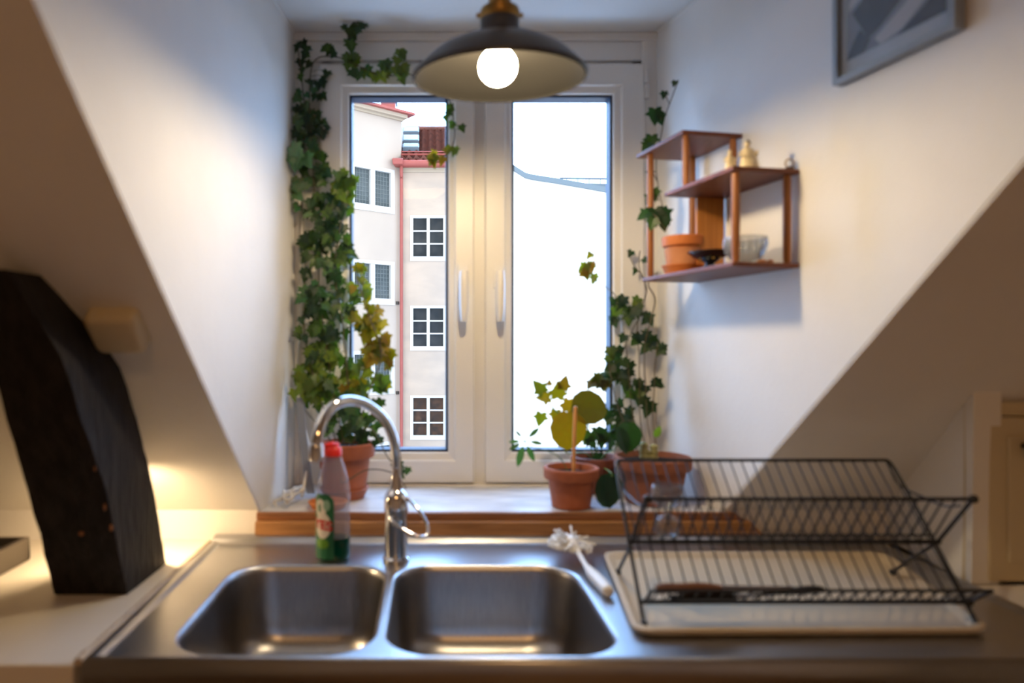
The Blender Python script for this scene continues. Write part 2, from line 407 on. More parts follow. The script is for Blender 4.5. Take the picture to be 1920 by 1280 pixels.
def casement(px0, px1, gx0, gx1, hx, hinge_side):
    x0, z1 = XZ(px0, 121); x1, z0 = XZ(px1, 904); a0, b1 = XZ(gx0, 177); a1, b0 = XZ(gx1, 847)
    mb = MB()
    def ring(ix, iz, Y): return [Vector((x0+ix*(a0-x0), Y, z0+ix*(b0-z0))), Vector((x1+ix*(a1-x1), Y, z0+ix*(b0-z0))),
                                 Vector((x1+ix*(a1-x1), Y, z1+ix*(b1-z1))), Vector((x0+ix*(a0-x0), Y, z1+ix*(b1-z1)))]
    prof = [(0, 1.86), (0, 1.803), (0.05, WY), (0.72, WY), (0.76, 1.806), (0.96, 1.810), (1.0, 1.816), (1.0, 1.86)]
    mb.loops([ring(i, i, Y) for i, Y in prof], False, False)
    L = len(prof) - 1
    mb.f += [(j, (j+1) % 4, L*4 + (j+1) % 4, L*4 + j) for j in range(4)]
    c = mb.build('casement', frame_m, win, bevel=0.0015)
    g = MB(); t = 0.006
    for bx in (((a0, 1.8165, b0), (a0+t, 1.86, b1)), ((a1-t, 1.8165, b0), (a1, 1.86, b1)), ((a0+t, 1.8165, b1-t), (a1-t, 1.86, b1)), ((a0+t, 1.8165, b0), (a1-t, 1.86, b0+t))): g.box(*bx)
    tag(g.build('gasket', gasket_m, c), 'black rubber glazing seal')
    g = MB(); g.box((a0+t, 1.836, b0+t), (a1-t, 1.840, b1-t)); tag(g.build('pane', pane_m, c), 'clear glass pane')
    # handle: rose plate and drooping grip
    h = MB(); hz1 = XZ(0, 497)[1]; hxx = XZ(hx, 0)[0]
    h.box((hxx-.014, WY-.010, hz1-.062), (hxx+.014, WY+.002, hz1))
    h.tube([(hxx, WY, hz1-.030), (hxx, WY-.040, hz1-.030)], 0.008, 12)
    gp = [(hxx, WY-.042, hz1-.020), (hxx, WY-.046, hz1-.050), (hxx, WY-.047, hz1-.10), (hxx, WY-.046, hz1-.135), (hxx, WY-.044, hz1-.150)]
    h.tube(catmull(gp, 5), [0.0085 + 0.0035*math.sin(math.pi*min(1, 0.15+k/20)) for k in range(21)], 12)
    h.build('handle', frame_m, c, smooth=40, bevel=0.002)
    hg = MB()
    X = x0 - .004 if hinge_side < 0 else x1 + .006
    for z in (z1 - .015, z1 - .055):
        hg.tube([(X, WY+.006, z), (X, WY+.006, z-.036)], 0.0065, 10)
    hg.build('hinge', frame_m, c, smooth=40)
casement(601, 889, 655, 840, 868, -1)
casement(909, 1207, 960, 1149, 934, 1)
mb = MB(); mb.box((XZ(600,0)[0], 1.805, XZ(0, 917)[1]), (XZ(1208,0)[0], 1.83, zbot - .002)); mb.build('bottom_rail', frame_m, win, bevel=.003)
mb = MB(); mb.loops([[Vector((leftX(1.53)+.002, 1.53, z)), Vector((rightX(1.53)-.002, 1.53, z)), Vector((rightX(1.84)-.002, 1.84, z)), Vector((leftX(1.84)+.002, 1.84, z))] for z in (0.70, SILL)])
mb.build('window_sill', marble_m, win)
# wooden edge of the sill, two strips
mb = MB(); mb.prism([(-0.384, 1.528, 0.944), (0.70, 1.528, 0.944), (0.68, 1.528, 0.9600), (-0.384, 1.528, 0.9600)], (0, -0.014, 0)); struct(mb.build('trim_1', wood_dark, bevel=0.002))
mb = MB(); mb.prism([(-0.384, 1.528, 0.9025), (0.745, 1.528, 0.9025), (0.71, 1.528, 0.9435), (-0.384, 1.528, 0.9435)], (0, -0.028, 0)); struct(mb.build('trim_2', wood_m, bevel=0.003))
# plaster bead along recess ceiling corner
mb = MB(); mb.tube([(leftX(1.0)+.002, 1.0, DCEIL-.003), (leftX(1.80)+.002, 1.80, DCEIL-.003)], 0.005, 6); struct(mb.build('trim_3', plaster, smooth=60))
mb = MB(); mb.tube([(rightX(1.0)-.002, 1.0, DCEIL-.003), (rightX(1.80)-.002, 1.80, DCEIL-.003)], 0.005, 6); struct(mb.build('trim_4', plaster, smooth=60))

# ------------------------------------------------------------------ counters and sink
SX0, SX1, SY0, SY1 = -0.474, 0.975, 0.930, 1.498
sink = empty('sink_bench', (0.25, SY0, 0.86), 'stainless steel kitchen sink bench with two bowls below the window', 'sink')
BOWLS = [(-0.375, 0.960, -0.083, 1.342, 0.075), (-0.064, 0.960, 0.278, 1.342, 0.075)]
bm = bmesh.new()
def add_loop(L, z=None):
    vs = [bm.verts.new((p.x, p.y, p.z if z is None else z)) for p in L]
    return vs, [bm.edges.new((vs[i], vs[(i+1) % len(vs)])) for i in range(len(vs))]
def rect(x0, y0, x1, y1, z): return [Vector((x0,y0,z)), Vector((x1,y0,z)), Vector((x1,y1,z)), Vector((x0,y1,z))]
es = []
inn, e = add_loop(rect(SX0+.020, SY0+.016, SX1-.020, SY1-.012, CT)); es += e
bl = []
for x0, y0, x1, y1, r in BOWLS:
    v, e = add_loop(rrect(x0-.006, y0-.006, x1+.006, y1+.006, r+.006, CT, 9)); bl.append(v); es += e
bmesh.ops.triangle_fill(bm, edges=es, use_beauty=True)
outs = [inn]
def bridge(a, L):
    vs = [bm.verts.new(p) for p in L]
    for i in range(len(vs)):
        j = (i+1) % len(vs); f = bm.faces.new((a[i], a[j], vs[j], vs[i])); f.smooth = True
    return vs
a = inn
for ix, z in ((.014, CT+.0055), (.008, CT+.0075), (.003, CT+.0065), (0.0, CT+.001), (0.0, CT-.038), (0.004, CT-.040)):
    a = bridge(a, rect(SX0+ix, SY0+ix, SX1-ix, SY1-ix, z))
for v, (x0, y0, x1, y1, r) in zip(bl, BOWLS):
    a = v
    for ix, z in ((-.003, CT-.0012), (0, CT-.005), (.002, CT-.012)):
        a = bridge(a, rrect(x0+ix, y0+ix, x1-ix, y1-ix, r-ix, z, 9))
bmesh.ops.recalc_face_normals(bm, faces=bm.faces)
for v in bm.verts: v.co -= sink.location
me = bpy.data.meshes.new('worktop'); bm.to_mesh(me); bm.free(); me.materials.append(steel)
wt = bpy.data.objects.new('worktop', me); COL.objects.link(wt); wt.parent = sink
mb = MB(); up = [(SY1-.030, CT+.0004), (SY1-.020, CT+.0012), (SY1-.015, CT+.004), (SY1-.0125, CT+.009), (SY1-.010, CT+.011), (SY1-.004, CT+.0145), (SY1+.006, CT+.0150), (SY1+.014, CT+.0145), (SY1+.014, CT)]
mb.loops([[Vector((SX0+.004, y, z)) for y, z in up], [Vector((SX1-.004, y, z)) for y, z in up]]); mb.build('upstand', steel, sink, smooth=50)
for x0, y0, x1, y1, r in BOWLS:
    mb = MB(); L = []
    D = 0.165
    prof = [(.0015, -.010), (.005, -.03), (.012, -.11)]
    for k in range(1, 8):
        t = R(90*k/7); prof.append((.012 + .045*(1-math.cos(t)), -.11 - .050*math.sin(t)))
    prof += [(.09, -D), (.13, -D-.002)]
    for ix, z in prof: L.append(rrect(x0+ix, y0+ix, x1-ix, y1-ix, max(.01, r+.006-ix*.35), CT+z, 9))
    mb.loops(L, False, True)
    o = mb.build('bowl', steel_bowl, sink, smooth=60)
    c = Vector(((x0+x1)/2, (y0+y1)/2, CT-D-.002))
    d = MB(); d.lathe([(.045, .001), (.042, .004), (.036, .002), (.030, -.006), (.004, -.008)], c, 28, cap1=True); d.build('drain', chrome, o, smooth=50)
# white counter beside the sink
mb = MB(); mb.box((-1.98, 0.930, 0.862), (SX0-.012, 1.524, CT-.0005)); tag(mb.build('worktop', laminate, bevel=.003), 'white laminate worktop left of the steel sink', 'worktop')
mb = MB(); mb.box((SX1+.002, 0.930, 0.862), (1.98, 1.238, CT-.0005)); tag(mb.build('worktop', laminate, bevel=.003), 'white laminate worktop right of the sink in front of the cupboard', 'worktop')
mb = MB()
pts = [(SX0-.007, .935 + .55*k/24, CT + .001 + .001*math.sin(k*2.1)) for k in range(25)]
mb.tube(pts, [0.006 + .002*noise.noise(Vector((k*.7, 0, 0))) for k in range(25)], 8); struct(mb.build('trim_5', caulk_m, smooth=60))
# base cabinet
cab = empty('base_cabinet', (0.0, 1.2, 0), 'white base cabinet carrying the steel sink', 'cabinet')
mb = MB(); mb.box((-1.96, 0.955, 0.08), (1.96, 1.52, 0.70)); mb.box((-1.96, .955, .70), (1.96, .958, .855)); mb.box((-1.96, 0.99, 0.0), (1.96, 1.52, 0.08)); mb.build('body', laminate, cab)
for k in range(6):
    x = -1.95 + k*.65
    d = MB(); d.box((x+.004, .937, .10), (x+.642, .9545, .852)); do = d.build('door', laminate, cab, bevel=.002)
    h = MB(); h.tube([(x+.60, .937, .78), (x+.60, .915, .78), (x+.60, .915, .70), (x+.60, .937, .70)], .004, 8); h.build('handle', chrome, do, smooth=40)

# eaves cupboard at the right
cb = empty('eaves_cupboard', (1.4, 1.24, 0.9), 'cream low cupboard under the sloping ceiling at right with a dark knob', 'cupboard')
mb = MB(); mb.box((0.988, 1.250, 0.90), (1.98, 1.262, 1.225)); mb.box((.988, 1.240, .9), (1.012, 1.262, 1.229)); mb.box((.988, 1.240, 1.205), (1.98, 1.262, 1.229))
mb.build('frame', cup_m, cb, bevel=.002)
mb = MB(); mb.box((1.014, 1.236, 0.905), (1.50, 1.250, 1.203)); d = mb.build('door', cup_m, cb, bevel=.003)
mb = MB(); mb.box((1.045, 1.231, 0.94), (1.47, 1.237, 1.17)); mb.build('panel', cup_m, d, bevel=.004)
mb = MB(); mb.lathe([(.006, 0), (.006, .012), (.013, .018), (.016, .026), (.012, .034), (.001, .036)], (1.072, 1.232, 1.152), 16, M=Matrix.Rotation(R(90), 3, 'X'))
tag(mb.build('knob', hair_m, d, smooth=50), 'dark round knob')

# ------------------------------------------------------------------ leaning beam
def beamY(z, back): return (1.357 if back else 1.186) - 0.43*(z - 0.90)
mb = MB(); L = []
zs = [0.9005 + .02*k for k in range(0, 28)]
for k, z in enumerate(zs):
    ring = []
    wob = lambda s: .006*noise.noise(Vector((s, z*7, 0))) + .003*noise.noise(Vector((s, z*25, 3)))
    bulge = .010*math.sin(min(1, (z-.9)/.35)*math.pi)*0.8
    xR = -0.523 + bulge*.3 - max(0, z-1.12)*.08 - max(0, z-1.31)*.32
    corners = [(-0.648, beamY(z, False)), (xR-.002, beamY(z, False)), (xR, beamY(z, True)), (-.648, beamY(z, True))]
    for ci in range(4):
        a = Vector(corners[ci]); b = Vector(corners[(ci+1) % 4])
        for j in range(5):
            p = a.lerp(b, j/5)
            ring.append(Vector((p.x + wob(ci*5+j), min(p.y + wob(ci*5+j+40), slopeY(z) + .05), z)))
    L.append([Vector((p.x, p.y, p.z)) for p in ring])
mb.loops(L)
beam = mb.build('timber_post', beam_m, smooth=30, origin=(-0.59, 1.27, 0.9))
tag(beam, 'thick black leaning timber post rising from the white worktop', 'beam')
for px, py, rx, rz in ((152, 992, .005, .004), (208, 980, .003, .006), (196, 938, .002, .006), (178, 862, .0015, .005)):
    q = P(px, py, 1.16); z = q.z; Y = beamY(z, False) - .001; X = (px-CX)*Y/F
    m2 = MB(); m2.sphere((X, Y + .001, z), 1.0, 8, 6, rx, .003, rz); m2.build('wood_chip', scar_m, beam, smooth=60)

# junction box on the slope
n_s = Vector((0, -1, -SLK)).normalized(); u_s = Vector((1, 0, 0)); v_s = n_s.cross(u_s).normalized()
if v_s.z < 0: v_s = -v_s
c = Vector((-0.505, 0, 1.366)); c.y = slopeY(c.z)
mb = MB(); L = []
for ins, d in ((0, -.004), (0, .022), (.004, .028), (.012, .030)):
    L.append([c + u_s*p.x + v_s*p.y + n_s*d for p in rrect(-.042+ins, -.040+ins, .042-ins, .040-ins, .012, 0, 5)])
mb.loops(L); jb = mb.build('junction_box', cup_m, smooth=40, origin=c)
tag(jb, 'cream square junction box on the sloping ceiling beside the black post', 'junction box')

# unseen downlight added behind the post, a guess at what makes the wall glow
pl = empty('unseen_glow_lamp', (-0.60, 1.335, 1.085), 'small unseen warm lamp added behind the black leaning post as assumed source of the wall glow', 'lamp')
mb = MB(); mb.lathe([(.001, .02), (.028, .02), (.032, .012), (.032, 0), (.028, -.002)], pl.location, 24, cap0=True); mb.build('housing', white_pl, pl, smooth=40)
mb = MB(); mb.lathe([(.027, -.0015), (.020, -.004), (.001, -.005)], pl.location, 24, cap0=True, cap1=True)
mb.build('lens', mat('warm_lens', (1, .9, .7), .5, emit=(1, .70, .38), estr=300), pl, smooth=60)

# dark tray far left
tr = empty('metal_tray', (-0.93, 1.24, 0.9005), 'dark grey metal tray on the worktop left of the black post', 'tray')
mb = MB()
x0, x1, y0, y1, z1, t = -1.10, -0.804, 1.06, 1.374, 0.948, .010
mb.box((x0, y0, .9005), (x1, y1, .906)); mb.box((x1-t, y0, .906), (x1, y1, z1)); mb.box((x0, y0, .906), (x0+t, y1, z1))
mb.box((x0+t, y1-t, .906), (x1-t, y1, z1)); mb.box((x0+t, y0, .906), (x1-t, y0+t, z1)); mb.build('body', tray_m, tr, bevel=.002)
mb = MB(); mb.box((x0+t, y0+t, .906), (x1-t, y1-t, .930)); tag(mb.build('lining', black_pl, tr), 'black inside')
mb = MB(); mb.tube([(x1-.001, 1.185, .918), (x1+.002, 1.185, .918)], .006, 12); mb.build('hole', black_pl, tr, smooth=40)

# ------------------------------------------------------------------ pendant lamp
lamp = empty('pendant_lamp', LAMP, 'dark grey metal pendant lamp with a lit bulb hanging in front of the window', 'lamp')
Mt = Matrix.Rotation(R(4.5), 3, 'X')
rimc = Vector((0.1235, 1.206, 1.806))
prof_o = [(.151, -.002), (.153, .002), (.149, .007), (.142, .014), (.133, .024), (.122, .034), (.106, .045), (.088, .054), (.068, .061), (.052, .065), (.042, .069), (.036, .075), (.0345, .085), (.034, .100), (.030, .104)]
prof_i = [(r-.0022, z-.0015) for r, z in prof_o[:12]] + [(.031, .083), (.031, .098)]
mb = MB(); mb.lathe(prof_o, rimc, 64, M=Mt, cap1=True); sh = mb.build('shade', shade_m, lamp, smooth=60)
mb = MB(); mb.lathe(prof_i[:1] + prof_i[1:], rimc, 64, M=Mt, cap1=True); tag(mb.build('lining', shade_in, sh, smooth=60), 'lighter grey inside of the shade')
mb = MB(); mb.lathe([(.151, -.002), (.1535, -.003), (.1545, .0), (.1535, .003), (.151, .002)], rimc, 64, M=Mt); mb.build('rim', shade_m, sh, smooth=80)
mb = MB(); mb.lathe([(.034, .099), (.0355, .101), (.0355, .111), (.033, .113), (.033, .117), (.0285, .120), (.019, .121)], rimc, 32, M=Mt, cap0=True, cap1=True); cl = mb.build('collar', brass, lamp, smooth=40)
for s in (-1, 1):
    mb = MB(); q = rimc + Mt @ Vector((s*.034, 0, .106)); mb.tube([q, q + Vector((s*.007, 0, 0))], .004, 10); mb.build('screw', brass, cl, smooth=40)
mb = MB(); mb.lathe([(.019, .119), (.0195, .125), (.018, .127), (.0195, .131), (.0195, .165), (.014, .175), (.006, .180)], rimc, 24, M=Mt, cap0=True, cap1=True); mb.build('socket', brass, lamp, smooth=40)
top = rimc + Mt @ Vector((0, 0, .178))
mb = MB(); mb.tube([top, Vector((top.x, top.y, 2.155))], .004, 8); mb.build('cord', cord_m, lamp, smooth=60)
mb = MB(); mb.lathe([(.004, -.035), (.03, -.03), (.045, -.004), (.045, 0)], (top.x, top.y, DCEIL), 24, cap0=True, cap1=True); mb.build('canopy', brass, lamp, smooth=60)
# bulb: flattened globe
mb = MB(); r = .0335
pf = [(max(.0004, r*math.sin(math.pi*k/14)), -r*.98*math.cos(math.pi*k/14)) for k in range(12)] + [(.016, .036), (.015, .048)]
mb.lathe(pf, LAMP, 28, M=Mt, cap0=True, cap1=True); mb.build('bulb', bulb_m, lamp, smooth=60)
mb = MB(); mb.lathe([(.0165, .045), (.0165, .075)], LAMP, 20, M=Mt, cap0=True, cap1=True); mb.build('bulb_holder', black_pl, lamp, smooth=50)

# ------------------------------------------------------------------ faucet
FX, FY = -0.0665, 1.372
fa = empty('kitchen_faucet', (FX, FY, CT+.0005), 'chrome swan neck kitchen faucet standing between the two bowls', 'faucet')
mb = MB(); mb.lathe([(.027, 0), (.027, .006), (.0235, .010), (.023, .085), (.024, .10), (.0245, .118), (.0225, .131), (.017, .139), (.0125, .143), (.0115, .165), (.0105, .17)], fa.location, 32, cap0=True, cap1=True)
mb.build('body', chrome, fa, smooth=40)
path = [(FX, FY, 1.06), P(743, 868, 1.37), P(738, 825, 1.355), P(722, 788, 1.33), P(694, 762, 1.30), P(662, 751, 1.27), P(631, 757, 1.24), P(607, 783, 1.215), P(596, 818, 1.20), P(593, 850, 1.195)]
pt = catmull(path, 6)
mb = MB(); mb.tube(pt, [.0098]*len(pt), 20); mb.build('spout', chrome, fa, smooth=60)
e = pt[-1]
mb = MB(); mb.lathe([(.0098, .018), (.0125, .014), (.0125, -.012), (.010, -.014)], e, 20, cap0=True, cap1=True); mb.build('aerator', chrome, fa, smooth=40)
lv = catmull([P(731, 970, 1.342), P(745, 985, 1.325), P(770, 1000, 1.315), P(788, 1007, 1.312), P(800, 1003, 1.318), P(802, 988, 1.33), P(792, 965, 1.345), P(776, 945, 1.36), P(762, 932, 1.372)], 5)
mb = MB(); mb.tube(lv, .0034, 10); mb.build('lever', chrome, fa, smooth=60)

# ------------------------------------------------------------------ dish soap bottle
BX, BY = -0.195, 1.385
bo = empty('soap_bottle', (BX, BY, CT+.0005), 'clear dish soap bottle with red cap and green YES label behind the left bowl', 'bottle')
bprof = [(.90, 0), (.97, .004), (1.0, .015), (.98, .05), (.98, .10), (1.0, .125), (.96, .145), (.86, .165), (.70, .183), (.55, .198), (.46, .207), (.44, .211)]
BA, BB = .0345, .024
def bsurf(z, th, off=0.0):
    for k in range(len(bprof)-1):
        if bprof[k][1] <= z <= bprof[k+1][1]:
            t = (z-bprof[k][1])/(bprof[k+1][1]-bprof[k][1]); s = bprof[k][0]*(1-t)+bprof[k+1][0]*t; break
    else: s = 1
    return Vector((BX + (BA*s+off)*math.sin(th), BY - (BB*s+off)*math.cos(th), CT + z))
mb = MB(); mb.lathe([(r, z) for r, z in bprof], (BX, BY, CT+.0005), 40, BA, BB, cap0=True, cap1=True); mb.build('flask', bottle_m, bo, smooth=50)
mb = MB(); mb.lathe([(r+.004, z) for r, z in bprof[:3]] + [(.995, .030), (.989, .044), (.001, .044)], (BX, BY, CT+.0005), 40, BA, BB, cap0=True); tag(mb.build('soap', liquid_m, bo, smooth=50), 'dark green liquid soap')
mb = MB(); mb.lathe([(.0185, .209), (.0185, .222), (.016, .225), (.014, .227), (.013, .234), (.006, .236)], (BX-.001, BY, CT), 28, 1, .9, cap0=True, cap1=True)
mb.box((BX-.017, BY-.012, CT+.226), (BX+.006, BY+.012, CT+.233)); tag(mb.build('cap', red_cap, bo, smooth=40), 'red flip cap')
def patch(mb, f, nu, nv):
    vs = [f(u/nu, v/nv) for v in range(nv+1) for u in range(nu+1)]
    mb.add(vs, [(v*(nu+1)+u, v*(nu+1)+u+1, (v+1)*(nu+1)+u+1, (v+1)*(nu+1)+u) for v in range(nv) for u in range(nu)])
t0, t1 = R(-80), R(8)
mb = MB()
def lab(u, v):
    z = .006 + v*.129
    tt = u
    top = max(0, (v-.86)/.14)
    a = t0 + (t1-t0)*(.5 + (tt-.5)*(1-.45*top**2.2))
    return bsurf(z, a, .0012)
patch(mb, lab, 20, 30); lo = mb.build('label', label_m, bo, smooth=80)
def disc(cth, cz, rth, rz, off, n=28):
    m3 = MB(); rings = []
    for q in (0.02, .5, 1.0): rings.append([bsurf(cz + q*rz*math.sin(2*math.pi*i/n), cth + q*rth*math.cos(2*math.pi*i/n), off) for i in range(n)])
    m3.loops(rings, True, False); return m3
disc(R(-32), .072, R(31), .026, .0016).build('roundel', label_white, lo, smooth=80)
disc(R(-40), .105, R(22), .020, .0016).build('roundel', label_white, lo, smooth=80)
disc(R(-44), .107, R(6), .009, .0020).build('drop', label_m, lo, smooth=80)
disc(R(-16), .113, R(12), .011, .0019).build('badge', mat('badge_green', (.30, .50, .36), .5), lo, smooth=80)
disc(R(-34), .036, R(26), .010, .0017).build('swoosh', label_light, lo, smooth=80)
def text_mesh(txt, size):
    cu = bpy.data.curves.new('t', 'FONT'); cu.body = txt; cu.size = size; cu.align_x = 'CENTER'; cu.align_y = 'CENTER'; cu.resolution_u = 3
    cu.offset = size*.035
    ob = bpy.data.objects.new('t', cu); COL.objects.link(ob)
    bpy.context.view_layer.update()
    dg = bpy.context.evaluated_depsgraph_get(); me = ob.evaluated_get(dg).to_mesh()
    vs = [v.co.copy() for v in me.vertices]; fs = [tuple(p.vertices) for p in me.polygons]
    ob.evaluated_get(dg).to_mesh_clear(); bpy.data.objects.remove(ob); bpy.data.curves.remove(cu)
    return vs, fs
vs, fs = text_mesh('YES', .0225)
mb = MB(); mb.add([bsurf(.073 + v.y*1.15 - v.x*.15, R(-32) + v.x*1.05/.030, .0024) for v in vs], fs)
tag(mb.build('lettering', label_red, lo), 'red letters YES')

# ------------------------------------------------------------------ dish brush
br = empty('dish_brush', P(1100, 1075, 1.29), 'white dish brush lying on the steel between right bowl and tray', 'brush')
br.location.z = CT + .001
h0 = Vector((0.335, 1.232, .912)); h1 = Vector((.317, 1.27, .916)); h2 = Vector((.300, 1.345, .925)); h3 = Vector((.2915, 1.385, .938))
hp = [Vector((.306, 1.165, .9115)), Vector((.305, 1.19, .9125)), Vector((.301, 1.235, .913)), Vector((.297, 1.275, .915)), Vector((.294, 1.30, .920)), Vector((.291, 1.335, .928)), Vector((.289, 1.365, .936))]
mb = MB(); mb.tube(catmull(hp, 4), [.0075, .0105, .011, .011, .011, .0112, .0115, .0113, .011, .0105, .010, .009, .0075, .006, .0055, .005, .005, .005, .005, .005, .006, .008, .010, .012, .013], 10)
mb.build('handle', white_pl, br, smooth=60)
mb = MB(); hc = Vector((.286, 1.378, .942)); random.seed(3)
mb.sphere(hc, .017, 14, 8, 1.1, 1.1, .45); mb.build('head', white_pl, br, smooth=60)
mb = MB()
for k in range(150):
    a = random.uniform(0, 2*math.pi); q = math.sqrt(random.random())
    b0 = hc + Vector((.014*q*math.cos(a), .014*q*math.sin(a), -.002))
    d = Vector((math.cos(a)*q*1.15 - .30, math.sin(a)*q*.9, .25 - .55*q + random.uniform(-.1, .1))).normalized()
    L = random.uniform(.028, .038)
    mb.tube([b0, b0 + d*L*.6, b0 + d*L + Vector((0, 0, -.001))], [.0018, .0021, .0028], 5)
for v in mb.v: v.z = max(v.z, CT+.001)
mb.build('bristles', bristle_m, br, smooth=60)

# ------------------------------------------------------------------ draining tray
q = [Vector((.302, 1.008)), Vector((.836, 1.012)), Vector((.925, 1.385)), Vector((.352, 1.388))]
def quad_loop(ins, z, r=.03, n=6):
    out = []
    cen = sum(q, Vector((0, 0)))/4
    for i in (1, 2, 3, 0):
        p = q[i]; a = (q[(i+1) % 4]-p).normalized(); b = (q[(i-1) % 4]-p).normalized()
        c0 = p + (a+b)*ins
        rr = r
        for k in range(n):
            t = k/(n-1); s = c0 + b*rr; e_ = c0 + a*rr
            out.append(Vector(((1-t)**2*s.x + 2*t*(1-t)*c0.x + t*t*e_.x, (1-t)**2*s.y + 2*t*(1-t)*c0.y + t*t*e_.y, z)))
    return out
mb = MB(); Z = CT + .0005
mb.loops([quad_loop(.012, Z), quad_loop(.002, Z+.006), quad_loop(0, Z+.013), quad_loop(.003, Z+.0145), quad_loop(.010, Z+.0135), quad_loop(.016, Z+.006), quad_loop(.022, Z+.0045)])
dt = mb.build('draining_tray', cream_pl, smooth=50, origin=(.6, 1.2, CT+.0005))
tag(dt, 'cream plastic draining tray under the black dish rack', 'tray')
TZ = Z + .0045

# ------------------------------------------------------------------ dish rack
XL, XR = .333, .838
rk = empty('dish_rack', (.58, 1.15, TZ), 'black wire folding dish rack standing on the cream tray', 'dish rack')
def A(t, x): # frame leaning back: t 0 foot .. 1 top bar
    a = Vector((x, 1.037, .911)); b = Vector((x, 1.243, 1.124)); return a.lerp(b, t)
tp = (1.131-1.037)/(1.243-1.037)
PIV = A(tp, 0)
mb = MB()
r = .0032
mb.tube(catmull([A(0, .326), A(tp, .331), A(.93, .338), A(1, .345)], 5), r, 8)
mb.tube(catmull([A(0, .832), A(tp, .837), A(.93, .838), A(1, .830)], 5), r, 8)
mb.tube([A(1, .343), A(1, .832)], r*.95, 8); mb.tube([A(.115, .326), A(.115, .835)], r*1.2, 8)
mb.build('back_frame', black_wire, rk, smooth=60)
mb = MB()
FT = lambda x: Vector((x, 1.075, 1.092))
BF = lambda x: Vector((x, 1.270, .9115))
pvv = lambda x: Vector((x, PIV.y, PIV.z))
for x0_, x1_, x2_ in ((.351, .336, .340), (.862, .842, .856)):
    mb.tube([BF(x0_), pvv(x1_)], r, 8); mb.tube([pvv(x1_), FT(x2_)], r, 8)
mb.tube([FT(.342), FT(.858)], r, 8); mb.tube([pvv(.328), pvv(.846)], r*1.3, 8)
mb.tube([pvv(.333) + Vector((0, .010, .008)), pvv(.842) + Vector((0, .010, .008))], r*.6, 8)
mb.build('front_frame', black_wire, rk, smooth=60)
def fan(name, f0, f1, n, rr=.0014, x0=.345, x1=.830, dx=0):
    mb = MB()
    for k in range(n):
        x = x0 + (x1-x0)*k/(n-1)
        mb.tube([f0(x), f1(x + dx)], rr, 6)
    return mb.build(name, black_wire, rk, smooth=60)
fan('wire_back', lambda x: A(1, x), lambda x: A(.115, x), 25)
fan('wire_shelf', pvv, FT, 25, .0016)
LB = lambda x: Vector((x, 1.030, .964))
fan('wire_basket', lambda x: A(.115, x), LB, 25, .0016)
mb = MB(); mb.tube([LB(.337), LB(.850)], r*.85, 8); mb.tube([A(.115, .334), LB(.337)], r*.8, 8); mb.tube([A(.115, .838), LB(.850)], r*.8, 8); mb.build('basket_rail', black_wire, rk, smooth=60)
for x in (.340, .836):
    mb = MB(); mb.tube(catmull([A(.98, x-.004*(1 if x > .5 else -1)), A(.86, x-.008*(1 if x > .5 else -1)), A(.80, x), Vector((x, 1.16, 1.077)), Vector((x+.004, 1.115, 1.072)), Vector((x+.006, 1.082, 1.080))], 4), r*.55, 6); mb.build('locking_arm', black_wire, rk, smooth=60)
for p in (A(0, .326), A(0, .832), BF(.351), BF(.862)):
    mb = MB(); mb.sphere(p, .006, 12, 8); mb.build('foot', black_pl, rk, smooth=60)
for p in (FT(.857), A(.115, .838), FT(.343)):
    mb = MB(); mb.sphere(p, .007, 12, 8); mb.build('end_cap', black_pl, rk, smooth=60)

# small stemmed glass in the rack
gz = PIV.z + .006
gp = Vector((.392, 1.128, gz+.004))
mb = MB()
gprof = [(a_, b_*.86) for a_, b_ in [(.004, 0), (.016, .002), (.0205, .010), (.022, .020), (.020, .030), (.013, .038), (.005, .042), (.0035, .047), (.005, .052), (.014, .057), (.0225, .066), (.025, .080), (.024, .094), (.0225, .100), (.0215, .100), (.023, .090), (.0235, .080), (.021, .068), (.012, .060)]]
mb.lathe(gprof, gp, 28, cap0=True, cap1=True); tag(mb.build('egg_glass', cut, smooth=60), 'small clear waisted glass standing in the dish rack', 'glass')
# utensils in lower basket
kz = .956
mb = MB(); kn = empty('kitchen_knife', (.39, 1.04, .95), 'knife with brown wooden handle lying in the lower basket of the rack', 'knife')
hp = [(.348, 1.046, .9605), (.36, 1.046, .962), (.39, 1.046, .9625), (.42, 1.047, .9625), (.447, 1.047, .961)]
mb.tube(catmull(hp, 4), [.007, .0075, .0075, .008, .008, .0078, .0075, .0075, .0076, .008, .0082, .0082, .008, .0075, .007, .0065, .006], 10); mb.build('handle', knife_wood, kn, smooth=60)
mb = MB(); mb.prism([(.447, 1.047, .956), (.447, 1.047, .966), (.56, 1.050, .9635), (.572, 1.050, .956)], (0, .0012, 0)); mb.build('blade', steel, kn)
kn2 = empty('kitchen_scissors', (.44, 1.045, .94), 'black handled utensil lying in the lower basket beside the knife', 'utensil')
mb = MB(); mb.tube(catmull([(.383, 1.053, .9465), (.40, 1.052, .948), (.43, 1.052, .9485), (.455, 1.053, .948), (.47, 1.054, .947)], 4), [.004]+[.0075]*15+[.004], 10)
mb.tube(catmull([(.372, 1.056, .945), (.40, 1.057, .943), (.44, 1.057, .943), (.475, 1.056, .945)], 4), .004, 8); mb.build('handle', black_pl, kn2, smooth=60)
mb = MB(); mb.prism([(.47, 1.053, .943), (.47, 1.053, .951), (.535, 1.052, .948)], (0, .0015, 0)); mb.build('blade', steel, kn2)
kn3 = empty('vegetable_peeler', (.56, 1.045, .95), 'slim black peeler at the middle of the rack\'s lower basket', 'peeler')
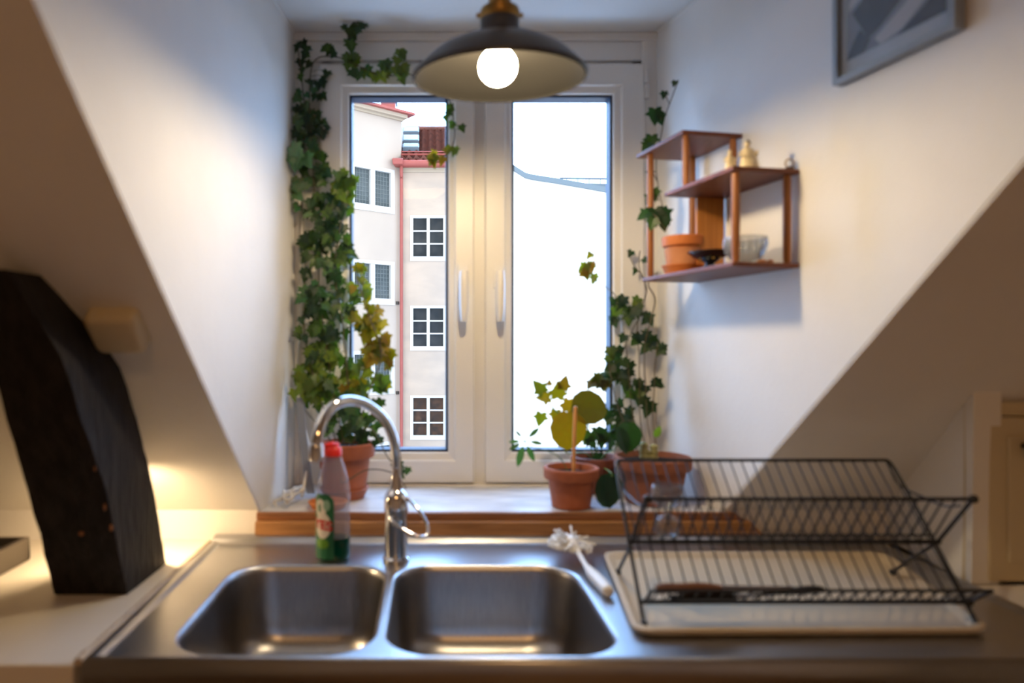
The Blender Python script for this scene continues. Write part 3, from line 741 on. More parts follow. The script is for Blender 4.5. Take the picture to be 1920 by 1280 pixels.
mb = MB(); mb.tube(catmull([(.500, 1.050, .9505), (.53, 1.049, .953), (.565, 1.048, .9575), (.590, 1.048, .9595), (.606, 1.048, .959)], 4), [.002]*5+[.003, .004, .005, .006, .0065, .0065, .0065, .0062, .006, .0055, .005, .004], 10); mb.build('handle', black_pl, kn3, smooth=60)
mb = MB(); mb.tube([(.452, 1.052, .949), (.502, 1.050, .9505)], .0016, 6); mb.build('blade', steel, kn3, smooth=60)

# ------------------------------------------------------------------ wall shelf
wdir = Vector((-0.2, 1, 0)).normalized(); wn = Vector((-1, -0.2, 0)).normalized()
W0 = Vector((rightX(1.30), 1.30, 0)) + wn*.001
def S(t, d, z): return W0 + wdir*t + wn*d + Vector((0, 0, z))
shf = empty('wall_shelf', S(.17, .07, 1.480), 'teak stepped wall shelf with three boards and round posts on right wall', 'shelf')
def board(t0, t1, z, d=.142, parent=shf, name='shelf_board', cut=0):
    mb = MB(); mb.prism([S(t0, 0, z), S(t1, 0, z), S(t1, d-cut, z), S(t1-cut, d, z), S(t0, d, z)], (0, 0, -.009)); return mb.build(name, teak, parent, bevel=.002)
ZB, ZM, ZT = 1.489, 1.668, 1.786
board(0, .338, ZB); board(0, .240, ZM); board(.168, .366, ZT)
def post(t, d, za, zb):
    mb = MB(); mb.lathe([(.0062, 0), (.0075, .01), (.0078, (zb-za)/2), (.0075, zb-za-.01), (.0062, zb-za)], S(t, d, za), 16, cap0=True, cap1=True); mb.build('post', teak_post, shf, smooth=50)
post(.012, .128, ZB, ZM-.009); post(.014, .016, ZB, ZM-.009)
post(.178, .128, ZM, ZT-.009); post(.178, .016, ZM, ZT-.009)
post(.325, .128, ZB, ZT-.009); post(.325, .020, ZB, ZT-.009)
mb = MB(); mb.prism([S(.226, .004, ZB), S(.226, .070, ZB), S(.226, .070, ZM-.009), S(.226, .004, ZM-.009)], wdir*.010); mb.build('divider', teak_panel, shf, bevel=.0015)

def pot(root, c, rt, rb, h, m, rimh, soil=True, rimw=.006):
    c = Vector(c); mb = MB(); ri = rt - rimw
    mb.lathe([(rb*.92, 0), (rb, .002), (rb + (ri-rb)*.97*(h-rimh)/h, h-rimh-.001), (rt-.001, h-rimh), (rt, h-rimh+.003), (rt+.001, h-.003), (rt-.001, h), (rt-.007, h), (rt-.009, h-.004), (rt-.012, h-rimh), (rb-.002, .01)], c, 48, cap0=True, cap1=True)
    o = mb.build('pot', m, root, smooth=35)
    if soil:
        mb = MB(); n = 40; rs = rt - .0105
        rings = [[c + Vector((q*rs*math.cos(2*math.pi*i/n), q*rs*math.sin(2*math.pi*i/n), h-.014 + (.004*noise.noise(Vector((q*9, i*.5, h*50))) if q < 1 else 0))) for i in range(n)] for q in (1, .8, .6, .4, .2, .02)]
        mb.loops(rings, False, True); mb.build('soil', soil_m, root, smooth=80)
    return o
def saucer(c, r, h, m, label):
    mb = MB(); mb.lathe([(r*.72, 0), (r*.80, .001), (r*.96, h-.003), (r, h-.001), (r-.001, h), (r-.006, h), (r*.74, .006), (.001, .005)], c, 44, cap0=True, cap1=True)
    return tag(mb.build('plant_saucer', m, smooth=35, origin=c), label, 'saucer')

# ------------------------------------------------------------------ leaves
IVY = [(0, -.02), (.16, -.14), (.40, -.12), (.36, .10), (.62, .30), (.34, .42), (.26, .62), (0, 1.0)]
def leaf_shape(mb, base, tip, nrm, size, kind='ivy', col=(.05, .15, .03), curl=.15):
    base = Vector(base); y = Vector(tip).normalized(); x = y.cross(Vector(nrm)).normalized(); z = x.cross(y).normalized()
    if kind == 'ivy': pts = IVY
    elif kind == 'oval': pts = [(.0, 0), (.16, .10), (.26, .30), (.28, .50), (.20, .75), (.09, .92), (0, 1)]
    elif kind == 'round': pts = [(0, .02), (.22, 0), (.42, .18), (.50, .42), (.42, .72), (.22, .93), (0, 1)]
    else: pts = [(.0, 0), (.10, .14), (.17, .40), (.17, .60), (.10, .84), (0, 1)]
    mb.col = col; n = len(pts)
    vs = []
    def V(u, v):
        return base + size*(x*u + y*v + z*(abs(u)*curl*1.3 - curl*v*v*.9))
    mid = [V(0, p[1]*1.0) for p in pts]
    for s in (-1, 1):
        side = [V(s*p[0], p[1]) for p in pts]
        # fan strips between midrib and edge
        vs = [V(0, 0.0), V(0, .18), V(0, .40), V(0, .62), V(0, 1.0)] + side[:-1]
        m = 5; k = len(side) - 1
        fs = []
        anchors = [max(0, min(4, round(4*max(0, pts[i][1])))) for i in range(k)]
        prev_a = 0
        for i in range(k - 1):
            a0 = prev_a; a1 = max(prev_a, anchors[i+1] if anchors[i+1] < 4 else 3)
            if a1 > a0:
                for a_ in range(a0, a1): fs.append((a_, a_+1, m+i))
            fs.append((a1, m+i+1, m+i)); prev_a = a1
        for a_ in range(prev_a, 4): fs.append((a_, a_+1, m+k-1))
        mb.add(vs, fs)
def rcol(rng, cols, spread=.25):
    a = rng.choice(cols); s = 1 + rng.uniform(-spread, spread); return tuple(max(.004, c*s) for c in a)
G_DARK = [(.014, .048, .022), (.022, .062, .022), (.035, .082, .026)]
G_MID = [(.055, .13, .025), (.08, .155, .03), (.035, .09, .03)]
G_YEL = [(.20, .20, .010), (.26, .23, .012), (.13, .18, .015), (.22, .15, .008)]
G_BRI = [(.13, .22, .03), (.18, .26, .035), (.10, .18, .04)]
G_VAR = [(.09, .20, .08), (.04, .13, .05), (.15, .24, .12)]

def stems(root, lines, r=.0016, m=stem_m, name='stem'):
    out = []
    mb = MB()
    for ln in lines:
        c = catmull([P(*p) for p in ln], 7)
        c = [p + Vector((.004*noise.noise(p*14), .003*noise.noise(p*19+Vector((5, 0, 0))), 0)) for p in c]
        mb.tube(c, r, 6); out.append(c)
    mb.build(name, m, root, smooth=80)
    return out
def scatter(mb, pet, rng, lines_pts, blobs, default_up=-1):
    allp = [p for L in lines_pts for p in L]
    for (cx, cy, rx, ry, Y, dY, n, cols, smin, smax) in blobs:
        for k in range(max(1, round(n*(.93 if n > 12 else 1)))):
            for _ in range(30):
                u, v = rng.uniform(-1, 1), rng.uniform(-1, 1)
                if u*u + v*v <= 1: break
            c = P(cx + u*rx, cy + v*ry, Y + rng.uniform(-dY, dY))
            near = min(allp, key=lambda p: (p-c).length_squared)
            size = rng.uniform(smin, smax)
            out = (c - near); out.y *= .3
            tip = Vector((rng.uniform(-.7, .7) + out.x*8, rng.uniform(-.45, .15), -1 + rng.uniform(-.1, .7) + out.z*4))
            nrm = Vector((rng.uniform(-.75, .75), -1, rng.uniform(-.25, .8)))
            lim_l = leftX(c.y) + .008; lim_r = rightX(c.y) - .008
            c.x = max(lim_l + size*.2, min(lim_r - size*.3, c.x)); c.y = min(c.y, 1.792)
            leaf_shape(mb, c - tip.normalized()*size*.4, tip, nrm, size, 'ivy', rcol(rng, cols), rng.uniform(.05, .28))
            d = near - c
            if d.length < .07:
                b = c - tip.normalized()*size*.4
                pet.col = (.08, .12, .03)
                pet.tube([near, near.lerp(b, .5) + Vector((0, 0, .004)), b], .0007, 4, caps=False)
def clampx(mb):
    for v in mb.v:
        v.x = max(leftX(v.y) + .003, min(rightX(v.y) - .003, v.x)); v.y = min(v.y, 1.797 if v.z > .97 else 1.82)
        v.z = min(v.z, DCEIL - .004)

# ---- big trailing ivy at the left
PY1 = 1.668
c1 = P(646, 934, PY1); c1.z = SILL
iv = empty('potted_ivy', (c1.x, c1.y, SILL + .010), 'large ivy in a terracotta pot climbing the left side of the window', 'potted plant')
pot(iv, (c1.x, c1.y, SILL + .0075), .0735, .051, .128, terracotta, .034)
saucer((c1.x, c1.y, SILL + .0008), .060, .026, terracotta, 'terracotta saucer under the big ivy pot at the left')
saucer((-.2316, 1.562, SILL + .0008), .0455, .016, terra_bright, 'empty orange clay saucer at the left front of the window sill')
rng = random.Random(11)
lines = [
 [(640, 850, 1.66), (605, 760, 1.70), (575, 650, 1.75), (572, 500, 1.775), (566, 350, 1.78), (572, 220, 1.785), (560, 90, 1.785)],
 [(648, 850, 1.66), (618, 700, 1.73), (600, 560, 1.76), (592, 420, 1.775), (586, 300, 1.78), (580, 180, 1.785), (592, 112, 1.785), (640, 108, 1.78), (660, 118, 1.76), (720, 142, 1.77), (765, 138, 1.77), (800, 160, 1.77), (840, 185, 1.77), (853, 240, 1.77), (846, 275, 1.77), (822, 305, 1.765)],
 [(655, 112, 1.77), (660, 85, 1.765), (652, 60, 1.76), (668, 42, 1.755), (690, 52, 1.75)],
 [(650, 850, 1.66), (655, 740, 1.70), (640, 600, 1.75), (628, 480, 1.77), (650, 380, 1.775), (655, 345, 1.775)],
 [(655, 850, 1.66), (690, 740, 1.69), (715, 660, 1.70), (690, 590, 1.72), (668, 520, 1.75)],
 [(640, 850, 1.66), (575, 770, 1.70), (562, 740, 1.71)],
 [(650, 850, 1.66), (690, 800, 1.66), (730, 860, 1.63), (755, 880, 1.62)],
 [(660, 850, 1.65), (640, 905, 1.60), (690, 880, 1.60), (740, 888, 1.60), (762, 915, 1.60)],
]
ls = stems(iv, lines)
mb = MB(); mb.col = None; pet = mb
blobs = [
 (565, 115, 14, 32, 1.782, .006, 9, G_DARK + G_MID, .022, .032), (572, 185, 20, 40, 1.780, .008, 16, G_DARK + G_VAR, .020, .032),
 (605, 165, 12, 40, 1.786, .004, 7, G_DARK, .020, .028), (565, 260, 26, 40, 1.775, .012, 18, G_VAR + G_DARK, .022, .036),
 (600, 245, 16, 45, 1.782, .006, 10, G_DARK, .02, .028),
 (560, 295, 18, 20, 1.75, .01, 6, [(.16, .30, .16), (.10, .24, .12)], .034, .048),
 (590, 320, 28, 40, 1.775, .012, 20, G_DARK + G_MID, .022, .034), (565, 370, 20, 40, 1.77, .012, 12, G_VAR, .022, .036),
 (645, 355, 22, 32, 1.765, .012, 22, G_BRI + G_MID, .024, .036), (615, 395, 45, 35, 1.77, .012, 34, G_MID + G_DARK, .022, .036),
 (610, 460, 48, 45, 1.765, .018, 52, G_DARK + G_MID, .022, .036), (600, 540, 42, 50, 1.76, .02, 46, G_DARK + G_VAR, .022, .036),
 (650, 490, 16, 40, 1.765, .01, 10, G_MID, .022, .034), (672, 535, 20, 35, 1.76, .012, 14, G_BRI + G_YEL, .022, .036),
 (600, 620, 42, 50, 1.745, .02, 50, G_DARK + G_MID, .022, .036), (690, 600, 26, 38, 1.74, .015, 22, G_YEL, .024, .038),
 (655, 600, 22, 45, 1.755, .012, 12, G_MID + G_DARK, .022, .034), (712, 655, 26, 32, 1.72, .015, 22, G_YEL, .026, .040),
 (610, 690, 50, 40, 1.73, .02, 50, G_MID + G_BRI, .022, .036), (700, 705, 38, 32, 1.71, .015, 24, G_YEL + G_MID, .024, .038),
 (574, 730, 24, 30, 1.70, .015, 24, G_BRI, .024, .036), (625, 745, 58, 32, 1.71, .02, 52, G_MID + G_BRI + G_VAR, .022, .034),
 (640, 795, 48, 28, 1.68, .03, 42, G_DARK + G_VAR, .020, .032), (690, 775, 30, 35, 1.68, .02, 18, G_DARK + G_MID, .020, .030),
 (680, 825, 30, 16, 1.66, .02, 12, G_DARK, .018, .028), (660, 738, 40, 20, 1.70, .015, 16, G_BRI + G_YEL, .02, .03),
 (622, 92, 16, 12, 1.775, .006, 7, G_MID, .018, .026), (665, 48, 24, 12, 1.755, .008, 12, G_MID + G_DARK, .020, .030), (662, 78, 12, 18, 1.76, .006, 7, G_MID, .022, .030),
 (660, 115, 14, 12, 1.765, .006, 7, G_BRI, .026, .036), (668, 138, 8, 6, 1.765, .006, 3, G_MID, .022, .030),
 (710, 132, 32, 15, 1.768, .006, 15, G_BRI + G_VAR, .024, .034), (755, 115, 14, 20, 1.768, .006, 9, G_BRI + G_VAR, .024, .034), (750, 140, 18, 12, 1.768, .006, 6, G_BRI, .02, .03),
 (843, 212, 14, 12, 1.768, .004, 4, G_MID, .020, .028), (845, 235, 10, 8, 1.768, .004, 2, G_MID, .018, .024), (866, 245, 4, 6, 1.768, .004, 1, G_DARK, .018, .022),
 (818, 300, 13, 12, 1.763, .004, 5, G_YEL, .026, .034), (845, 285, 10, 14, 1.765, .004, 4, G_YEL + G_BRI, .022, .028),
 (745, 878, 8, 12, 1.62, .004, 2, G_DARK, .030, .036), (757, 890, 8, 12, 1.61, .004, 3, G_DARK, .018, .024),
]
scatter(mb, pet, rng, ls, blobs); clampx(mb); clampx(pet)
mb.build('foliage', leaf, iv)

# cables in the left corner
mb = MB(); c = catmull([P(568, 420, 1.795), P(566, 520, 1.795), P(560, 610, 1.79), P(556, 690, 1.79), P(562, 760, 1.77), P(575, 820, 1.74), P(580, 850, 1.70), P(572, 900, 1.66), P(566, 930, 1.62)], 6)
mb.tube(c, .004, 8)
for k in range(5):
    rr = random.Random(k); pts = []
    for j in range(5): pts.append(Vector((leftX(1.6) + .02 + .012*k + rr.uniform(-.01, .01), 1.545 + .035*j + rr.uniform(-.006, .006), SILL + .006 + .004*k + rr.uniform(0, .010))))
    mb.tube(catmull(pts, 5), .0035, 6)
tag(mb.build('cable', cable_m, smooth=80), 'white cable running down the left corner to a bundle on the sill', 'cable')
mb = MB()
pth = catmull([P(563, 745, 1.70), P(566, 800, 1.69), P(572, 850, 1.68), P(578, 900, 1.665), P(583, 925, 1.65)], 6)
mb.loops([[p + Vector((-.010, 0, 0)), p + Vector((.010, -.001, 0)), p + Vector((.010, .0015, 0)), p + Vector((-.010, .0025, 0))] for p in pth])
for v in mb.v: v.z = max(v.z, SILL+.001)
tag(mb.build('plastic_strap', strap_m, smooth=40), 'blue grey plastic strap hanging between left wall and ivy pot', 'strap')

# ---- big pot at the right with stubby cacti and climbing ivy
c2 = Vector((.530, 1.622, SILL + .001))
rp_ = empty('potted_ivy', c2, 'sparse climbing ivy and pale stumpy stems in the widest terracotta pot at right', 'potted plant')
pot(rp_, (c2.x, c2.y, c2.z), .0885, .062, .108, terra_brown, .028)
rng = random.Random(5)
lines = [
 [(1218, 870, 1.64), (1200, 780, 1.70), (1198, 680, 1.74), (1196, 600, 1.76), (1208, 560, 1.765), (1212, 540, 1.765), (1198, 505, 1.77), (1200, 470, 1.775)],
 [(1225, 870, 1.64), (1212, 760, 1.70), (1208, 660, 1.735), (1220, 600, 1.74), (1228, 560, 1.745), (1215, 535, 1.75), (1222, 515, 1.75)],
 [(1215, 870, 1.64), (1190, 800, 1.69), (1178, 700, 1.74), (1170, 620, 1.765), (1158, 560, 1.775), (1140, 540, 1.775), (1122, 530, 1.775), (1108, 510, 1.77), (1100, 480, 1.77)],
 [(1230, 870, 1.64), (1225, 760, 1.69), (1228, 690, 1.70), (1234, 640, 1.70)],
 [(1210, 870, 1.64), (1172, 800, 1.69), (1150, 730, 1.74), (1140, 680, 1.76)],
 [(1212, 545, 1.765), (1205, 520, 1.77), (1190, 500, 1.77), (1178, 470, 1.77)],
 [(1196, 600, 1.76), (1175, 640, 1.76), (1168, 660, 1.76)],
]
ls = stems(rp_, lines, .0013)
mb = MB(); pet = mb
blobs = [
 (1158, 560, 12, 22, 1.772, .006, 5, G_DARK, .026, .034), (1170, 590, 18, 14, 1.768, .006, 5, G_MID + G_DARK, .026, .034),
 (1205, 590, 24, 14, 1.755, .008, 7, G_MID + G_DARK, .028, .036), (1195, 572, 12, 8, 1.765, .006, 2, G_BRI, .028, .034), (1155, 600, 8, 8, 1.772, .004, 3, G_DARK, .02, .028),
 (1212, 640, 22, 16, 1.745, .008, 7, G_DARK, .026, .036), (1233, 655, 10, 8, 1.70, .004, 3, G_DARK, .022, .030), (1165, 648, 8, 16, 1.765, .004, 3, G_DARK, .022, .030),
 (1150, 690, 20, 32, 1.762, .008, 12, G_DARK + [(.05, .085, .012)], .024, .034), (1125, 720, 18, 14, 1.765, .006, 9, [(.06, .08, .012), (.08, .07, .01)], .028, .036),
 (1178, 720, 18, 22, 1.75, .008, 7, G_DARK, .024, .032), (1206, 725, 14, 12, 1.73, .006, 4, G_DARK, .024, .034), (1232, 720, 9, 9, 1.70, .004, 3, G_DARK, .024, .030),
 (1160, 780, 26, 26, 1.735, .01, 13, G_DARK, .026, .034), (1212, 762, 14, 12, 1.71, .008, 4, G_DARK, .028, .036), (1195, 745, 12, 10, 1.73, .006, 3, G_MID, .026, .032),
 (1135, 815, 18, 26, 1.74, .008, 10, G_DARK, .024, .032), (1178, 690, 8, 14, 1.75, .006, 2, G_DARK, .022, .03),
 (1104, 475, 8, 5, 1.77, .003, 2, G_YEL, .018, .026), (1100, 505, 12, 20, 1.77, .004, 7, G_YEL, .024, .034), (1115, 520, 6, 6, 1.77, .003, 2, G_BRI, .02, .026),
 (1180, 472, 5, 4, 1.77, .003, 1, G_DARK, .020, .022), (1190, 507, 5, 4, 1.77, .003, 1, G_DARK, .020, .022), (1216, 490, 6, 6, 1.74, .003, 1, G_DARK, .02, .022),
]
scatter(mb, pet, rng, ls, blobs); clampx(mb); clampx(pet)
leaf_shape(mb, P(1228, 820, 1.62), (.35, -.2, .9), (0, -1, .4), .030, 'oval', (.20, .42, .06))
mb.build('foliage', leaf, rp_)
mb = MB()
for px, top, r_ in ((1207, 828, .010), (1226, 832, .0095), (1214, 845, .007)):
    b0 = P(px, 868, 1.625); t0_ = P(px, top, 1.625); n = 10
    mb.tube([b0.lerp(t0_, k/n) for k in range(n+1)], [r_*(1 + .18*math.sin(k*2.4))*(1 if k < n else .4) for k in range(n+1)], 10)
mb.build('stump', cactus_m, rp_, smooth=60)

# ---- front small pot with seedlings
c3 = Vector((.327, 1.575, SILL + .001))
sp_ = empty('potted_seedling', c3, 'small terracotta pot with an orange stick and a fingered seedling', 'potted plant')
pot(sp_, c3, .0625, .044, .091, terracotta, .026)
mb = MB(); mb.tube([P(1075, 893, 1.575), P(1076, 840, 1.575), P(1079, 762, 1.575)], .0042, 8); mb.build('stick', stick_m, sp_, smooth=60)
mb = MB(); mb.tube(catmull([P(1068, 890, 1.575), P(1050, 858, 1.575), P(1025, 845, 1.575), P(1000, 838, 1.57), P(982, 826, 1.565)], 5), .0011, 6); mb.build('stem', green_stem, sp_, smooth=80)
mb = MB(); o = P(984, 826, 1.565)
for tx, tz, s in ((.8, .75, .033), (1.0, -.15, .030), (.45, -1.0, .040), (-.35, -1.1, .050), (-1, -.55, .030), (-.95, -.05, .026), (-.5, .55, .022)):
    t = Vector((tx, -.15, tz)).normalized(); leaf_shape(mb, o + t*.012, t, (tz*.3, -1, .4), s, 'narrow', rcol(rng, [(.04, .13, .07), (.05, .16, .08)]), .1)
    mb.col = (.06, .14, .06); mb.tube([o, o + t*.013], .0007, 4, caps=False)
mb.build('foliage', leaf, sp_)

# ---- middle pot with large leaves
c4 = Vector((.424, 1.742, SILL + .001))
mp_ = empty('potted_plant', c4, 'broad leaved plant with yellow round leaves in the dark terracotta pot between two others', 'potted plant')
pot(mp_, c4, .062, .045, .088, terra_dark, .024)
lines = [
 [(1120, 872, 1.74), (1100, 850, 1.71), (1065, 850, 1.66), (1060, 840, 1.65)],
 [(1120, 872, 1.74), (1120, 820, 1.72), (1105, 800, 1.68), (1100, 795, 1.67)],
 [(1122, 872, 1.74), (1110, 820, 1.73), (1085, 780, 1.72), (1050, 775, 1.71), (1035, 760, 1.70)],
 [(1125, 872, 1.74), (1138, 880, 1.66), (1150, 892, 1.58), (1146, 890, 1.535)],
 [(1125, 872, 1.74), (1135, 850, 1.66), (1152, 842, 1.60), (1158, 830, 1.585)],
 [(1118, 872, 1.74), (1112, 850, 1.735), (1106, 830, 1.73)],
]
ls = stems(mp_, lines, .0018, green_stem)
mb = MB()
leaf_shape(mb, P(1066, 772, 1.652), (-.05, -.1, -1), (.1, -1, .15), .092, 'round', (.27, .20, .008), .06)
leaf_shape(mb, P(1072, 757, 1.672), (1, -.1, -.22), (-.1, -1, .35), .088, 'round', (.09, .085, .008), .10)
leaf_shape(mb, P(1160, 800, 1.588), (.25, -.1, -.8), (.3, -1, .2), .066, 'oval', (.015, .06, .02), .10)
leaf_shape(mb, P(1178, 792, 1.600), (-.05, -.1, -1), (.2, -1, .2), .070, 'round', (.02, .075, .022), .10)
leaf_shape(mb, P(1142, 885, 1.552), (0, -.05, -1), (-.2, -1, .25), .084, 'oval', (.012, .05, .03), .12)
leaf_shape(mb, P(1137, 888, 1.556), (.1, -.05, -1), (.35, -1, .2), .078, 'round', (.014, .055, .03), .12)
for px, py, s, tip, c_ in ((1018, 735, .040, (-.4, 0, .5), G_YEL), (1015, 775, .036, (-.2, 0, -1), G_YEL), (1045, 745, .044, (.1, 0, .9), G_YEL), (1057, 755, .040, (.6, 0, -.5), G_YEL),
                       (1042, 770, .034, (-.1, 0, -1), G_YEL), (1030, 722, .016, (0, 0, 1), G_YEL), (1030, 745, .036, (-1, 0, 0), G_YEL), (1055, 728, .036, (.3, 0, 1), G_YEL),
                       (1106, 812, .036, (-.4, 0, -.8), G_DARK), (1104, 822, .034, (.6, 0, -.8), G_DARK), (1122, 850, .030, (.1, 0, -1), G_DARK)):
    leaf_shape(mb, P(px, py, 1.715), tip, (.1, -1, .3), s, 'ivy', rcol(rng, c_), .1)
clampx(mb); mb.build('foliage', leaf, mp_)


# ---- pot on the shelf
cpos = S(.262, .083, ZB + .0005)
saucer(cpos, .047, .022, terra_bright, 'bright orange clay saucer under the pot on the wall shelf')
sh_p = empty('potted_ivy', cpos + Vector((0, 0, .008)), 'small orange clay pot on the wall shelf holding a thin climbing ivy', 'potted plant')
pot(sh_p, cpos + Vector((0, 0, .0065)), .0445, .033, .080, terra_bright, .022)
mb = MB(); mb.lathe([(.0352, .014), (.0402, .052)], cpos + Vector((0, 0, .0065)), 40); tag(mb.build('lime_bloom', terra_pale, sh_p, smooth=60), 'pale chalky lime bloom round the pot body')
lines = [
 [(1250, 432, 1.56), (1244, 400, 1.575), (1234, 340, 1.62), (1232, 290, 1.65), (1242, 240, 1.67), (1256, 195, 1.675), (1272, 150, 1.675)],
 [(1250, 432, 1.56), (1232, 408, 1.56), (1222, 400, 1.57)], [(1232, 290, 1.65), (1222, 272, 1.66)], [(1242, 225, 1.67), (1232, 210, 1.67)], [(1256, 195, 1.675), (1247, 175, 1.675)],
 [(1234, 340, 1.62), (1226, 325, 1.63)], [(1236, 376, 1.60), (1226, 366, 1.60)],
]
ls = stems(sh_p, lines, .0013)
mb = MB()
for px, py, s, tip, Y in ((1228, 205, .040, (0, 0, -1), 1.67), (1234, 215, .030, (.4, 0, -.9), 1.67), (1222, 255, .036, (-.1, 0, -1), 1.655), (1216, 268, .028, (-.6, 0, -.8), 1.655),
                       (1246, 172, .020, (-.2, 0, -1), 1.675), (1266, 152, .016, (-.3, 0, -.8), 1.675), (1225, 355, .030, (.2, 0, -1), 1.60), (1222, 365, .028, (-.5, 0, -.9), 1.60),
                       (1228, 392, .042, (.1, 0, -1), 1.57), (1240, 395, .040, (.5, 0, -.8), 1.57), (1216, 398, .032, (-.8, 0, -.5), 1.57), (1242, 408, .034, (.2, 0, -1), 1.56), (1226, 410, .030, (-.3, 0, -1), 1.56), (1219, 318, .020, (0, 0, -1), 1.62)):
    leaf_shape(mb, P(px, py, Y), tip, (-.25, -1, .3), s, 'ivy', rcol(rng, G_DARK + [(.02, .08, .035)]), .15)
clampx(mb); mb.build('foliage', leaf, sh_p)

# ---- things on the shelf
bc = S(.150, .090, ZB + .0005)
dish = empty('footed_dish', bc, 'black glazed footed dish with gold dots beside the orange shelf pot', 'dish')
mb = MB(); mb.lathe([(.026, 0), (.027, .002), (.012, .009), (.010, .014), (.018, .020), (.034, .026), (.046, .036), (.0475, .038), (.045, .0375), (.030, .030), (.001, .026)], bc, 36, cap0=True, cap1=True, sx=.95)
mb.build('bowl', ceramic_blk, dish, smooth=50)
for ang, rr, zz in ((200, .024, .024), (250, .0275, .0035), (262, .0255, .0235), (300, .026, .0235), (330, .0275, .0035)):
    mb = MB(); mb.sphere(bc + Vector((rr*math.cos(R(ang)), rr*math.sin(R(ang)), zz)), .003, 10, 6); mb.build('gold_dot', gold, dish, smooth=60)
gc = S(.060, .072, ZB + .0005)
mb = MB(); n = 96; rings = []
for r_, z_, fl in ((.016, 0, 0), (.018, .004, 0), (.026, .012, .04), (.034, .026, .06), (.038, .042, .05), (.0395, .052, .01), (.040, .055, 0), (.038, .055, 0), (.036, .042, .04), (.032, .027, .05), (.024, .015, .03), (.012, .009, 0)):
    rings.append([gc + Vector((r_*(1+2.2*fl*math.cos(16*2*math.pi*i/n))*math.cos(2*math.pi*i/n), r_*(1+2.2*fl*math.cos(16*2*math.pi*i/n))*math.sin(2*math.pi*i/n), z_)) for i in range(n)])
mb.loops(rings); tag(mb.build('glass_bowl', cut, smooth=60), 'fluted clear glass bowl on the bottom board of the wall shelf', 'bowl')
mb = MB(); mb.sphere(S(.035, .055, ZB + .0055), .006, 12, 8, 1.6, 1.1, .8); mb.sphere(S(.030, .040, ZB + .0050), .005, 12, 8, 1.3, 1, .9)
tag(mb.build('pebble', terra_pale, smooth=60), 'small pinkish pebble beside the glass bowl on the wall shelf', 'pebble')

def figurine(loc, h, label, wide=1.0, dark=False, arm=True):
    loc = Vector(loc); f = empty('figurine', loc, label, 'figurine', None)
    mb = MB(); L = []
    prof = [(.30, 0), (.32, .05), (.28, .20), (.24, .38), (.19, .52), (.20, .60), (.17, .68), (.075, .745), (.07, .78)]
    for r_, z_ in prof:
        L.append([loc + Vector((h*r_*wide*math.cos(2*math.pi*i/20)*(1+.08*math.sin(5*2*math.pi*i/20 + z_*9)*(z_ < .5)) - h*.10*z_*wide, h*r_*.75*math.sin(2*math.pi*i/20), h*z_)) for i in range(20)])
    mb.loops(L); mb.build('gown', figur_m, f, smooth=70)
    hc = loc + Vector((-h*.085*wide, 0, h*.865))
    mb = MB(); mb.sphere(hc, h*.10, 16, 10, 1, 1, 1.15); mb.sphere(hc + Vector((-h*.01, -h*.10, -h*.01)), h*.018, 8, 6); hd = mb.build('head', figur_m, f, smooth=60)
    mb = MB(); mb.sphere(hc + Vector((h*.02, h*.015, h*.03)), h*.106, 16, 10, 1, 1, 1.05); mb.build('hair', hair_m if dark else figur_m, hd, smooth=60)
    for s in (-1, 1):
        mb = MB(); sh = loc + Vector((s*h*.16*wide - h*.07*wide, 0, h*.64)); el = sh + Vector((s*h*.12, -h*.04, -h*.18)); ha = el + Vector((-s*h*.06, -h*.16, h*(.10 if s > 0 else -.02)))
        mb.tube([sh, el, ha], [h*.055, h*.05, h*.035], 8); mb.sphere(ha, h*.04, 8, 6); mb.build('arm', figur_m, f, smooth=60)
figurine(S(.040, .118, ZM + .0005), .040, 'small ivory figurine, left of the pair on the middle shelf board', 1.0)
figurine(S(.020, .092, ZM + .0005), .055, 'taller ivory figurine with dark hair on the middle shelf board', 1.1, True)
fg = empty('ring_ornament', S(.008, .012, ZM), 'tiny dark ring ornament at the near wall end of the middle shelf board', 'ornament')
mb = MB(); o = S(.010, .014, ZM + .013)
mb.tube([o + Vector((.008*math.cos(2*math.pi*k/16), 0, .008*math.sin(2*math.pi*k/16))) for k in range(17)], .0016, 6); mb.build('ring', brass, fg, smooth=60)
mb = MB(); mb.lathe([(.009, 0), (.008, .004), (.004, .0055)], S(.010, .014, ZM+.0003), 16, cap0=True, cap1=True); mb.build('base', hair_m, fg, smooth=50)

# ------------------------------------------------------------------ framed picture
pf = empty('picture_frame', S(.0, 0, 1.79), 'silver framed black and white print high on the right wall', 'picture')
ZP0, ZP1 = 1.787, 2.087
TA, TB = -0.328, -0.102
t_of = lambda t, d, z: S(t, d, z)
mb = MB(); fw = .010
for a, b, z0_, z1_ in ((TA, TA+fw, ZP0, ZP1), (TB-fw, TB, ZP0, ZP1), (TA+fw, TB-fw, ZP0, ZP0+fw), (TA+fw, TB-fw, ZP1-fw, ZP1)):
    mb.hexa([S(a, .001, z0_), S(b, .001, z0_), S(b, .020, z0_), S(a, .020, z0_), S(a, .001, z1_), S(b, .001, z1_), S(b, .020, z1_), S(a, .020, z1_)])
mb.build('frame', grey_frame, pf, bevel=.001)
def pp(u, v, d): return S(TB - fw - u*(TB-TA-2*fw), d, ZP0 + fw + v*(ZP1-ZP0-2*fw))
mb = MB(); mb.hexa([pp(0, 0, .002), pp(1, 0, .002), pp(1, 0, .010), pp(0, 0, .010), pp(0, 1, .002), pp(1, 1, .002), pp(1, 1, .010), pp(0, 1, .010)]); pr_ = mb.build('print', mount_m, pf)
def art(poly, m, d, name='print_shape'):
    mb = MB(); mb.prism([pp(u, v, d) for u, v in poly], wn*.0003); mb.build(name, m, pr_)
